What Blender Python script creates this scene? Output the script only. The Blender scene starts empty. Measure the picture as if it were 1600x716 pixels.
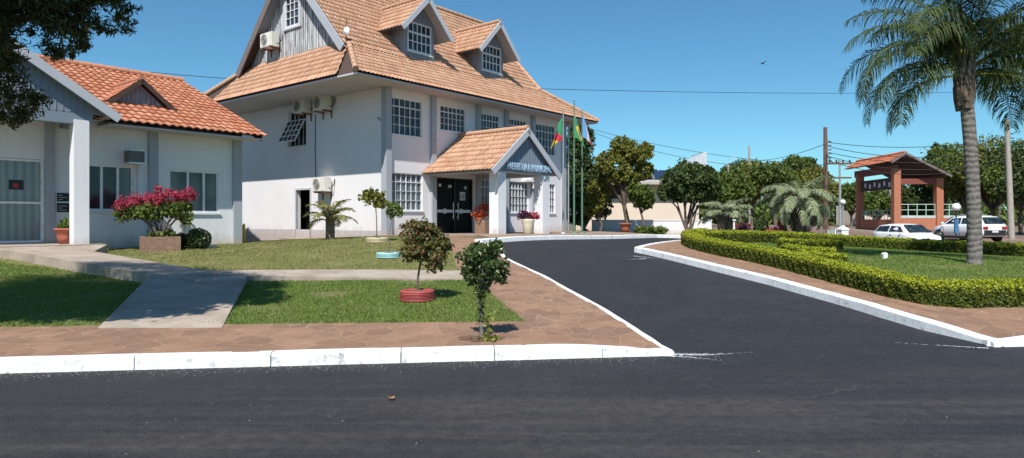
import bpy, bmesh, math, random
import numpy as np
from mathutils import Vector, Matrix
from mathutils.geometry import delaunay_2d_cdt
random.seed(7); rng = np.random.default_rng(7)
PI = math.pi
F, HZ, CX, CAMZ = 1041.0, 343.0, 800.0, 1.6
SC = bpy.context.scene
COL = SC.collection

# ------------------------------------------------------------------ terrain
CTRL = [(-5.36,6.97,.13),(1.9,7.85,.13),(6,8.4,.13),(12,9.2,.13),(-20,6,.13),(22,10.5,.13),
 (-4.67,24.7,1.0),(2.6,33.6,.98),(-1.9,27.2,1.0),(-.2,22.3,1.0),(0,22.3,1.0),(7.9,30.5,.85),(4,27.2,.93),(1.5,24.2,1.0),
 (-9.3,22.7,.78),(-12.8,31.3,.52),(-8,28,.78),(-7,24,.87),(-15,16,.75),(-9.5,14,.45),(-5.5,13.5,.38),(-7,9.3,.17),(-1.6,10.9,.25),
 (0,14,.43),(0,9.5,.17),(0,18,.75),(-4,18,.72),(5,19,.72),(5,12,.3),(7,10.1,.17),(12,10.8,.17),(11.4,16.5,.49),
 (15.7,20.5,.4),(13.4,24,.47),(9.6,25,.69),(19,20,.25),(22,37,.0),(31.6,41,.2),(28.8,42,.27),(28,50,.55),(25,56,.9),
 (28,30,.0),(24,24,.1),(14,40,.5),(12,60,.95),(25,75,.9),(35,60,.5),(20,100,1.1),(-20,60,.8),(-20,40,.6),(60,60,.5),
 (60,30,.1),(60,100,.9),(-30,15,.6),(-30,30,.6),(0,45,.9),(0,100,1.1),(-30,100,1.0),(18,27,.25),(16,14,.3)]
_C = np.array(CTRL, float)
def _U(r2): return np.where(r2 > 1e-9, .5*r2*np.log(np.maximum(r2, 1e-9)), 0.0)
def _fit():
    n = len(_C); P = _C[:, :2]
    K = _U(((P[:, None]-P[None])**2).sum(-1)) + np.eye(n)*2.0
    A = np.zeros((n+3, n+3)); A[:n, :n] = K; A[:n, n] = 1; A[:n, n+1:] = P
    A[n, :n] = 1; A[n+1:, :n] = P.T
    b = np.zeros(n+3); b[:n] = _C[:, 2]
    return np.linalg.solve(A, b)
_W = _fit()
def Ev(X, Y, dip=True):
    X = np.asarray(X, float); Y = np.asarray(Y, float); n = len(_C)
    Xc = np.clip(X, -32, 62); Yc = np.clip(Y, 5, 102)
    r2 = (Xc[..., None]-_C[:, 0])**2 + (Yc[..., None]-_C[:, 1])**2
    t = (_U(r2)*_W[:n]).sum(-1) + _W[n] + _W[n+1]*Xc + _W[n+2]*Yc
    d = (Y-7.62-.125*X)/1.0078
    w = np.clip((d-.4)/2.2, 0, 1); w = w*w*(3-2*w)
    t = .13 + (np.clip(t, -.1, 1.3)-.13)*w
    if dip:
        for cx, cy, s in ((1.88, 7.85, .75), (6.03, 8.41, .7)):
            t = t - .085*np.exp(-((X-cx)**2+(Y-cy)**2)/s**2)
    return t
def E(x, y, dip=True): return float(Ev(x, y, dip))
def R(x, y): return E(x, y, False)-.13            # asphalt level
def pix(px, py, off=0.0, lo=4.0, hi=80.0):        # where a sight line meets the terrain (used for layout only)
    a, b = (px-CX)/F, (py-HZ)/F
    ys = np.linspace(lo, hi, 1500)
    f = CAMZ - b*ys - (Ev(a*ys, ys)+off)
    k = np.where(f <= 0)[0]
    y = ys[k[0]] if len(k) else hi
    return (a*y, float(y))
def at(px, Y): return (px-CX)/F*Y
def zat(py, Y): return CAMZ+(HZ-py)/F*Y

# ------------------------------------------------------------------ materials
def rgb(c): return (c[0], c[1], c[2], 1.0)
class NT:
    def __init__(s, name):
        s.m = bpy.data.materials.new(name); s.m.use_nodes = True
        s.n = s.m.node_tree.nodes; s.l = s.m.node_tree.links
        s.b = s.n['Principled BSDF']
    def node(s, t, **k):
        n = s.n.new(t)
        for a, v in k.items():
            if a in n.inputs: n.inputs[a].default_value = v
            else: setattr(n, a, v)
        return n
    def coord(s, which='Object', scale=(1, 1, 1), rot=0):
        c = s.n.new('ShaderNodeTexCoord'); mp = s.n.new('ShaderNodeMapping')
        mp.inputs['Scale'].default_value = scale; mp.inputs['Rotation'].default_value = (0, 0, rot)
        s.l.new(c.outputs[which], mp.inputs['Vector']); return mp.outputs['Vector']
    def geo(s, scale=(1, 1, 1), rot=0):
        c = s.n.new('ShaderNodeNewGeometry'); mp = s.n.new('ShaderNodeMapping')
        mp.inputs['Scale'].default_value = scale; mp.inputs['Rotation'].default_value = (0, 0, rot)
        s.l.new(c.outputs['Position'], mp.inputs['Vector']); return mp.outputs['Vector']
    def noise(s, vec, scale, detail=4, rough=.6, dist=0):
        n = s.node('ShaderNodeTexNoise'); n.inputs['Scale'].default_value = scale
        n.inputs['Detail'].default_value = detail; n.inputs['Roughness'].default_value = rough
        n.inputs['Distortion'].default_value = dist
        if vec is not None: s.l.new(vec, n.inputs['Vector'])
        return n.outputs['Fac']
    def ramp(s, fac, stops):
        r = s.node('ShaderNodeValToRGB'); e = r.color_ramp.elements
        e[0].position, e[0].color = stops[0][0], rgb(stops[0][1])
        e[1].position, e[1].color = stops[-1][0], rgb(stops[-1][1])
        for p, c in stops[1:-1]:
            x = e.new(p); x.color = rgb(c)
        s.l.new(fac, r.inputs['Fac']); return r.outputs['Color']
    def mix(s, fac, a, b, mode='MIX'):
        m = s.node('ShaderNodeMix'); m.data_type = 'RGBA'; m.blend_type = mode
        for sock, v in ((m.inputs[0], fac), (m.inputs[6], a), (m.inputs[7], b)):
            if isinstance(v, (int, float)): sock.default_value = v
            elif isinstance(v, tuple): sock.default_value = rgb(v)
            else: s.l.new(v, sock)
        return m.outputs[2]
    def math(s, op, a, b=0.0):
        m = s.node('ShaderNodeMath'); m.operation = op
        for i, v in ((0, a), (1, b)):
            if isinstance(v, (int, float)): m.inputs[i].default_value = v
            else: s.l.new(v, m.inputs[i])
        return m.outputs[0]
    def base(s, c):
        if isinstance(c, tuple): s.b.inputs['Base Color'].default_value = rgb(c)
        else: s.l.new(c, s.b.inputs['Base Color'])
    def bump(s, h, strength=.3, dist=.01):
        b = s.node('ShaderNodeBump'); b.inputs['Strength'].default_value = strength; b.inputs['Distance'].default_value = dist
        s.l.new(h, b.inputs['Height']); s.l.new(b.outputs['Normal'], s.b.inputs['Normal'])
    def rough(s, v, spec=None):
        s.b.inputs['Roughness'].default_value = v
        if spec is not None: s.b.inputs['Specular IOR Level'].default_value = spec
M = {}
def simple(name, c, r=.6, var=.12, scale=6, metal=0, spec=.4, bump=0):
    t = NT(name); v = t.coord()
    n = t.noise(v, scale, 5)
    d = tuple(x*(1-var) for x in c); e = tuple(min(1, x*(1+var)) for x in c)
    t.base(t.ramp(n, [(.3, d), (.7, e)])); t.rough(r, spec); t.b.inputs['Metallic'].default_value = metal
    if bump: t.bump(t.noise(v, scale*6, 3), bump, .01)
    M[name] = t.m; return t
def paint(name, c, dirt=(.45, .42, .38), amount=.35):
    t = NT(name); v = t.coord()
    n = t.noise(v, .6, 5); f = t.noise(t.coord(scale=(6, 6, .5)), 1.5, 5)
    base = t.ramp(n, [(.3, tuple(x*.93 for x in c)), (.7, c)])
    st = t.ramp(f, [(.57, (0, 0, 0)), (.85, (1, 1, 1))])
    c_ = t.mix(t.math('MULTIPLY', st, amount), base, dirt)
    sz = t.node('ShaderNodeSeparateXYZ'); t.l.new(v, sz.inputs[0]); nz = t.noise(t.coord(scale=(1.5, 1.5, .8)), 2.2, 6, .7)
    sp_ = t.math('SUBTRACT', t.math('MULTIPLY', nz, .9), t.math('ADD', sz.outputs['Z'], .1)); sp_ = t.ramp(sp_, [(.0, (0, 0, 0)), (.45, (1, 1, 1))])
    c_ = t.mix(t.math('MULTIPLY', sp_, .6), c_, (.42, .30, .23))
    t.base(c_); t.rough(.75, .3)
    t.bump(t.noise(v, 60, 3), .12, .004)
    M[name] = t.m
paint('white_wall', (.77, .75, .77)); paint('blue_white_wall', (.77, .77, .79)); paint('grey_trim', (.38, .40, .44))
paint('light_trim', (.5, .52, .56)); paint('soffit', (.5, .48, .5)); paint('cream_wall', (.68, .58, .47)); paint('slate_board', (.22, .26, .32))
simple('window_metal', (.72, .73, .75), .45); simple('black_frame', (.015, .015, .017), .3); simple('aluminium', (.65, .66, .68), .35, metal=.3)
def glassmat(name, c, r=.06):
    t = NT(name); v = t.coord(); n = t.noise(v, 1.3, 2)
    n = t.noise(t.coord(scale=(1.7, 1.7, .9)), 2.3, 2); t.base(t.ramp(n, [(.40, tuple(x*.5 for x in c)), (.52, c), (.66, tuple(x*2.0 for x in c))])); t.rough(r, .5); M[name] = t.m  # pale and dark patches in the base colour imitate varied reflections and curtains
glassmat('dark_glass', (.022, .028, .035)); glassmat('door_glass', (.003, .003, .004), .3); M['door_glass'].node_tree.nodes['Principled BSDF'].inputs['Specular IOR Level'].default_value = .12; glassmat('car_glass', (.02, .03, .035), .04)
def curtain(name, a, b, sc):
    t = NT(name); w = t.node('ShaderNodeTexWave'); w.inputs['Scale'].default_value = sc; w.inputs['Distortion'].default_value = 2.5
    w.inputs['Detail'].default_value = 2; w.bands_direction = 'X'
    t.l.new(t.coord(scale=(1, 1, .15)), w.inputs['Vector'])
    t.base(t.ramp(w.outputs['Fac'], [(.1, a), (.9, b)])); t.rough(.1, .5); M[name] = t.m
curtain('curtained_glass', (.075, .09, .105), (.17, .2, .225), 2.2); curtain('door_curtain', (.15, .19, .21), (.22, .265, .29), 1.6); curtain('blind_glass', (.085, .11, .12), (.13, .16, .17), .5)
curtain('open_glass', (.012, .02, .03), (.03, .04, .05), .5)
def tilemat(name, cs, grime):
    t = NT(name); uv = t.n.new('ShaderNodeUVMap'); fl = t.node('ShaderNodeVectorMath'); fl.operation = 'FLOOR'
    t.l.new(uv.outputs['UV'], fl.inputs[0]); wn = t.node('ShaderNodeTexWhiteNoise'); wn.noise_dimensions = '2D'
    t.l.new(fl.outputs[0], wn.inputs['Vector'])
    c = t.ramp(wn.outputs['Value'], [(0, cs[0]), (.5, cs[1]), (1, cs[2])])
    n = t.noise(t.coord(), .7, 6, .7); g = t.ramp(n, [(.5, (0, 0, 0)), (.8, (1, 1, 1))])
    n2 = t.noise(t.coord(), 14, 4, .7)
    c = t.mix(t.math('MULTIPLY', g, .55), c, grime)
    c = t.mix(t.ramp(n2, [(.35, (.24, .24, .24)), (.6, (0, 0, 0))]), c, tuple(x*.6 for x in grime))
    t.base(c); t.rough(.85, .2); t.bump(n2, .3, .01); M[name] = t.m
tilemat('faded_tile', [(.41, .22, .135), (.48, .27, .17), (.54, .33, .22)], (.33, .2, .135))
tilemat('orange_tile', [(.38, .14, .075), (.46, .19, .105), (.52, .245, .155)], (.27, .11, .06))
tilemat('bandstand_tile', [(.5, .15, .07), (.56, .19, .1), (.6, .23, .13)], (.3, .1, .06))
# weathered planks (vertical boards, peeling white paint)
def planks(name, paintc, wood, amount, freq=9.0):
    t = NT(name); v = t.coord(scale=(freq, freq, .6))
    n = t.noise(v, 1.6, 6, .75); m = t.ramp(n, [(amount-.08, (0, 0, 0)), (amount+.08, (1, 1, 1))])
    c = t.mix(m, paintc, wood)
    w = t.node('ShaderNodeTexWave'); w.inputs['Scale'].default_value = 1.1; w.bands_direction = 'DIAGONAL'
    t.l.new(t.coord(scale=(4, 4, 0)), w.inputs['Vector'])
    j = t.ramp(w.outputs['Fac'], [(.0, (1, 1, 1)), (.06, (0, 0, 0))])
    t.base(t.mix(t.math('MULTIPLY', j, .6), c, tuple(x*.35 for x in wood))); t.rough(.85, .2); t.bump(n, .4, .01); M[name] = t.m
planks('peeling_planks', (.62, .64, .66), (.15, .135, .13), .51); planks('grey_planks', (.27, .29, .34), (.13, .12, .13), .66)
# asphalt
t = NT('asphalt'); v = t.geo(); ang = math.atan(.125)
n1 = t.noise(v, 62, 4, .85); n2 = t.noise(v, 1.2, 5); n4 = t.noise(v, 9, 5, .75)
st = t.noise(t.geo(scale=(.05, 1.6, 1), rot=-ang), 2.2, 6, .65)
c = t.ramp(n1, [(.36, (.010, .0105, .013)), (.52, (.027, .0275, .033)), (.68, (.095, .095, .10))])
sep = t.node('ShaderNodeSeparateXYZ'); t.l.new(v, sep.inputs[0])
near = t.node('ShaderNodeMapRange'); near.inputs['From Min'].default_value = 7.2; near.inputs['From Max'].default_value = 5.0
t.l.new(t.math('SUBTRACT', sep.outputs['Y'], t.math('MULTIPLY', sep.outputs['X'], .125)), near.inputs['Value'])
dust = t.math('MULTIPLY', t.ramp(st, [(.42, (0, 0, 0)), (.7, (1, 1, 1))]), near.outputs['Result'])
c = t.mix(t.math('MULTIPLY', dust, .38), c, (.135, .108, .095)); pt = t.ramp(t.noise(t.geo(scale=(.25, 1.1, 1), rot=-ang), .9, 4, .6), [(.45, (0, 0, 0)), (.62, (1, 1, 1))]); c = t.mix(t.math('MULTIPLY', t.math('MULTIPLY', pt, near.outputs['Result']), .45), c, (.105, .09, .083))
c = t.mix(t.math('MULTIPLY', t.ramp(n2, [(.45, (0, 0, 0)), (.75, (1, 1, 1))]), .25), c, (.075, .073, .08))
v3 = t.node('ShaderNodeTexVoronoi'); v3.inputs['Scale'].default_value = 5.5; t.l.new(v, v3.inputs['Vector'])
peb = t.math('LESS_THAN', v3.outputs['Distance'], t.math('MULTIPLY', t.noise(v, .8, 2), .11))
peb = t.math('MULTIPLY', peb, t.ramp(t.noise(v, .45, 3), [(.5, (0, 0, 0)), (.62, (1, 1, 1))]))
c = t.mix(t.math('MULTIPLY', peb, .7), c, (.3, .27, .24))
c = t.mix(t.ramp(n4, [(.35, (.55, .55, .55)), (.6, (0, 0, 0))]), c, (.014, .0145, .018))
ck = t.node('ShaderNodeTexVoronoi'); ck.feature = 'DISTANCE_TO_EDGE'; ck.inputs['Scale'].default_value = .42; vd = t.node('ShaderNodeVectorMath'); vd.operation = 'ADD'
nv = t.node('ShaderNodeTexNoise'); nv.inputs['Scale'].default_value = 3.0; t.l.new(v, nv.inputs['Vector']); vs_ = t.node('ShaderNodeVectorMath'); vs_.operation = 'SCALE'; vs_.inputs['Scale'].default_value = .16
t.l.new(nv.outputs['Color'], vs_.inputs[0]); t.l.new(v, vd.inputs[0]); t.l.new(vs_.outputs[0], vd.inputs[1]); t.l.new(vd.outputs[0], ck.inputs['Vector'])
crk = t.math('MULTIPLY', t.math('LESS_THAN', ck.outputs['Distance'], .0035), t.ramp(t.noise(v, .5, 3), [(.52, (0, 0, 0)), (.6, (1, 1, 1))])); crk = t.math('MULTIPLY', crk, near.outputs['Result'])
c = t.mix(t.math('MULTIPLY', crk, .3), c, (.13, .115, .105))
t.base(c); t.rough(.8, .3); t.bump(n1, .8, .015); M['asphalt'] = t.m
# white kerb paint
t = NT('kerb_paint'); v = t.geo(); n = t.noise(v, 7, 6, .7); n2 = t.noise(v, 40, 3)
c = t.ramp(n, [(.30, (.34, .31, .29)), (.41, (.70, .70, .70)), (.55, (.78, .79, .8)), (.8, (.84, .85, .86))])
t.base(c); t.rough(.7, .3); t.bump(n2, .3, .01); M['kerb_paint'] = t.m
t = NT('splashed_paint'); v = t.geo(); n = t.noise(v, 32, 6, .8); n2 = t.noise(v, 2.5, 2)
t.base((.75, .76, .78)); tr = t.node('ShaderNodeBsdfTransparent'); mx = t.node('ShaderNodeMixShader')
uv = t.n.new('ShaderNodeUVMap'); sp = t.node('ShaderNodeSeparateXYZ'); t.l.new(uv.outputs['UV'], sp.inputs[0])
fade = t.math('MULTIPLY', sp.outputs['X'], .34)
t.l.new(t.math('GREATER_THAN', t.math('ADD', n, fade), .76), mx.inputs[0])
t.l.new(tr.outputs[0], mx.inputs[1]); t.l.new(t.b.outputs[0], mx.inputs[2])
t.l.new(mx.outputs[0], t.n['Material Output'].inputs['Surface']); M['splashed_paint'] = t.m
# reddish stone paving with pale joints
def paving(name, c1, c2, joint, sc, jw=.035):
    t = NT(name); v = t.geo(scale=(1, .75, 1), rot=.3)
    vo = t.node('ShaderNodeTexVoronoi'); vo.feature = 'DISTANCE_TO_EDGE'; vo.inputs['Scale'].default_value = sc
    vo.inputs['Randomness'].default_value = .75
    wn = t.noise(t.geo(), 6, 3); 
    t.l.new(v, vo.inputs['Vector'])
    vc = t.node('ShaderNodeTexVoronoi'); vc.inputs['Scale'].default_value = sc; vc.inputs['Randomness'].default_value = .75; t.l.new(v, vc.inputs['Vector'])
    sx = t.node('ShaderNodeSeparateXYZ'); t.l.new(vc.outputs['Color'], sx.inputs[0])
    c = t.ramp(sx.outputs[0], [(0, c1), (1, c2)])
    n = t.noise(t.geo(), 2.0, 6, .7)
    c = t.mix(t.ramp(n, [(.35, (.5, .5, .5)), (.65, (0, 0, 0))]), c, tuple(x*.62 for x in c1))
    c = t.mix(t.math('MULTIPLY', t.ramp(t.noise(t.geo(), 28, 4, .8), [(.5, (0, 0, 0)), (.75, (1, 1, 1))]), .3), c, joint)
    j = t.ramp(vo.outputs['Distance'], [(0, (1, 1, 1)), (jw, (0, 0, 0))])
    t.base(t.mix(t.math('MULTIPLY', t.math('MULTIPLY', j, wn), .85), c, joint)); t.rough(.85, .25)
    t.bump(t.noise(t.geo(), 35, 4), .35, .01); M[name] = t.m
paving('stone_paving', (.225, .135, .09), (.33, .195, .125), (.42, .30, .21), 3.6, .035)
paving('platform_paving', (.29, .2, .15), (.36, .27, .21), (.3, .22, .17), 2.2)
paving('street_dirt', (.20, .125, .095), (.24, .155, .12), (.3, .22, .17), 5)
# concrete
t = NT('concrete'); v = t.geo(); n = t.noise(v, 1.6, 7, .7); n2 = t.noise(v, 45, 3)
c = t.ramp(n, [(.3, (.25, .20, .16)), (.6, (.42, .35, .29)), (.8, (.47, .41, .35))])
t.base(t.mix(t.math('MULTIPLY', n2, .25), c, (.25, .2, .17))); t.rough(.88, .25); t.bump(n2, .3, .01); M['concrete'] = t.m
# grass sheets and blades
def grassmat(name, a, b, dry, dryfac):
    t = NT(name); v = t.geo(); n = t.noise(v, 1.1, 5); n2 = t.noise(v, 55, 3)
    c = t.ramp(n2, [(.3, a), (.7, b)])
    t.base(t.mix(t.math('MULTIPLY', t.ramp(n, [(.4, (0, 0, 0)), (.65, (1, 1, 1))]), dryfac), c, dry)); t.rough(.9, .1)
    t.bump(n2, .8, .03); M[name] = t.m
grassmat('lawn_soil', (.075, .11, .03), (.13, .18, .05), (.24, .19, .10), .75)
grassmat('dry_lawn', (.13, .15, .045), (.19, .2, .07), (.26, .22, .11), .7)
grassmat('far_ground', (.12, .10, .06), (.2, .15, .1), (.22, .15, .1), .6)
def leafmat(name, cols, r=.55, trans=.25, clump=None, cs=1.5, spec=.25):
    t = NT(name); g = t.n.new('ShaderNodeNewGeometry')
    k = len(cols); st = [(i/(k-1) if k > 1 else 0, cc) for i, cc in enumerate(cols)]
    c = t.ramp(g.outputs['Random Per Island'], st)
    if clump:
        n = t.noise(t.geo(), cs, 3); c = t.mix(t.ramp(n, [(.42, (0, 0, 0)), (.6, (1, 1, 1))]), c, clump)
    t.base(c); t.rough(r, spec)
    if trans:
        tr = t.node('ShaderNodeBsdfTranslucent'); mx = t.node('ShaderNodeMixShader'); mx.inputs[0].default_value = trans
        if isinstance(c, tuple): tr.inputs[0].default_value = rgb(c)
        else: t.l.new(c, tr.inputs[0])
        t.l.new(t.b.outputs[0], mx.inputs[1]); t.l.new(tr.outputs[0], mx.inputs[2])
        t.l.new(mx.outputs[0], t.n['Material Output'].inputs['Surface'])
    M[name] = t.m
leafmat('grass_blade', [(.12, .19, .03), (.17, .25, .05), (.25, .31, .09)], .6, .35)
leafmat('dry_blade', [(.18, .2, .055), (.23, .24, .08), (.33, .3, .14)], .7, .3)
leafmat('foliage_dark', [(.035, .06, .018), (.06, .095, .026), (.10, .13, .035)], .5, .2)
leafmat('foliage_mid', [(.065, .105, .02), (.105, .155, .03), (.16, .2, .045)], .5, .25)
leafmat('foliage_yellow', [(.11, .13, .02), (.18, .19, .035), (.27, .25, .06)], .5, .3)
leafmat('foliage_red', [(.05, .08, .02), (.08, .11, .025), (.10, .13, .03), (.14, .14, .035), (.2, .085, .04), (.3, .14, .08)], .4, .25, spec=.4)
leafmat('foliage_glossy', [(.03, .055, .015), (.05, .085, .02), (.08, .12, .03), (.11, .15, .05)], .35, .2, spec=.5)
leafmat('hedge_leaf', [(.055, .08, .013), (.10, .125, .018), (.17, .185, .025)], .5, .25)
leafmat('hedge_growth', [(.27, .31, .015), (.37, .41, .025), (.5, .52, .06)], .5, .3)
leafmat('needle_leaf', [(.035, .05, .016), (.065, .08, .024), (.15, .14, .045)], .6, .35)
leafmat('magenta_bloom', [(.36, .02, .07), (.48, .04, .11), (.5, .12, .15), (.26, .03, .05)], .6, .35)
leafmat('orange_leaf', [(.5, .1, .04), (.42, .07, .03), (.55, .2, .12)], .5, .3)
leafmat('palm_leaf', [(.035, .06, .02), (.065, .1, .03), (.12, .15, .045)], .55, .3, spec=.2)
leafmat('silver_palm_leaf', [(.17, .215, .11), (.24, .28, .16), (.33, .36, .22)], .5, .25)
leafmat('yellow_palm_leaf', [(.13, .15, .03), (.2, .2, .06), (.28, .25, .12)], .5, .3)
leafmat('purple_leaf', [(.06, .03, .06), (.1, .05, .08), (.3, .03, .1)], .5, .2)
simple('hedge_core', (.05, .065, .015), .9); simple('bark', (.13, .10, .08), .9, .35, 12, bump=.6); simple('grey_bark', (.2, .17, .15), .9, .4, 10, bump=.6)
simple('palm_crown', (.15, .115, .085), .9, .4, 12, bump=.6)
t = NT('palm_bark'); v = t.geo(scale=(1, 1, 1)); w = t.node('ShaderNodeTexWave'); w.bands_direction = 'Z'; w.inputs['Scale'].default_value = 2.1; w.inputs['Distortion'].default_value = 7; w.inputs['Detail'].default_value = 4
t.l.new(v, w.inputs['Vector']); n = t.noise(t.geo(scale=(3, 3, 1)), 8, 5)
c = t.ramp(w.outputs['Fac'], [(.0, (.075, .065, .06)), (.35, (.14, .122, .11)), (1, (.18, .16, .145))])
t.base(t.mix(t.ramp(n, [(.4, (0, 0, 0)), (.75, (.7, .7, .7))]), c, (.27, .25, .23))); t.rough(.9, .2); t.bump(w.outputs['Fac'], .5, .02); M['palm_bark'] = t.m
simple('terracotta', (.42, .13, .085), .8, .2); simple('soil', (.14, .08, .05), .95, .3, 20, bump=.5)
simple('red_tyre', (.33, .06, .055), .65, .2, 9); simple('aqua_tyre', (.36, .6, .6), .65, .15, 9); simple('beige_tyre', (.56, .47, .3), .65, .15, 9)
simple('cream_pot', (.62, .56, .42), .7); simple('ac_white', (.68, .66, .6), .5, .08); simple('ac_grille', (.12, .12, .12), .5); simple('rust', (.2, .09, .05), .9)
simple('steel_pole', (.42, .45, .45), .4, metal=.5); simple('green_pole', (.10, .2, .14), .5); simple('wood_pole', (.15, .085, .065), .9, .3); simple('concrete_pole', (.36, .32, .28), .9, .15)
simple('wire_black', (.02, .02, .025), .6); simple('car_white', (.78, .79, .8), .25, .02, spec=.6); simple('tyre_rubber', (.015, .015, .016), .8); simple('rim_metal', (.35, .35, .36), .35, metal=.6)
simple('tail_red', (.35, .01, .015), .2); simple('headlamp', (.6, .62, .62), .12); simple('black_plastic', (.02, .02, .022), .55); simple('terracotta_paint', (.40, .155, .085), .8, .12)
simple('terracotta_dark', (.2, .06, .045), .8, .15); simple('aqua_paint', (.42, .52, .52), .8); simple('rail_green', (.42, .58, .5), .5); simple('dark_timber', (.07, .045, .035), .8)
simple('lamp_globe', (.8, .8, .78), .25, .03); simple('post_white', (.8, .8, .8), .7, .05); simple('blue_paint', (.05, .16, .32), .6); simple('letter_blue', (.35, .52, .68), .5); simple('board_black', (.012, .012, .014), .4)
simple('print_white', (.6, .62, .62), .6); simple('yellow_paint', (.6, .38, .04), .6); simple('solar_panel', (.02, .035, .07), .15, spec=.6); simple('panel_frame', (.45, .47, .5), .4)
simple('roof_sheet', (.42, .38, .34), .7, .1); simple('wing_metal', (.5, .53, .55), .5); simple('grey_board', (.2, .25, .22), .7); simple('dark_board', (.17, .135, .13), .85); simple('gravel', (.22, .2, .18), .9, .4); simple('dead_leaf', (.4, .2, .07), .8)
for nm, c in (('flag_green', (.03, .26, .11)), ('flag_red', (.55, .03, .05)), ('flag_yellow', (.75, .5, .03)), ('flag_blue', (.12, .3, .6)), ('flag_white', (.75, .75, .77)), ('flag_navy', (.03, .06, .25))):
    t = simple(nm, c, .8, .1)
t = NT('brick'); b = t.node('ShaderNodeTexBrick'); b.inputs['Color1'].default_value = rgb((.2, .105, .07)); b.inputs['Color2'].default_value = rgb((.29, .17, .11)); b.inputs['Mortar'].default_value = rgb((.3, .25, .2))
b.inputs['Scale'].default_value = 5.0; uv = t.n.new('ShaderNodeUVMap'); t.l.new(uv.outputs['UV'], b.inputs['Vector']); t.base(b.outputs['Color']); t.rough(.9, .2); M['brick'] = t.m

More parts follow.
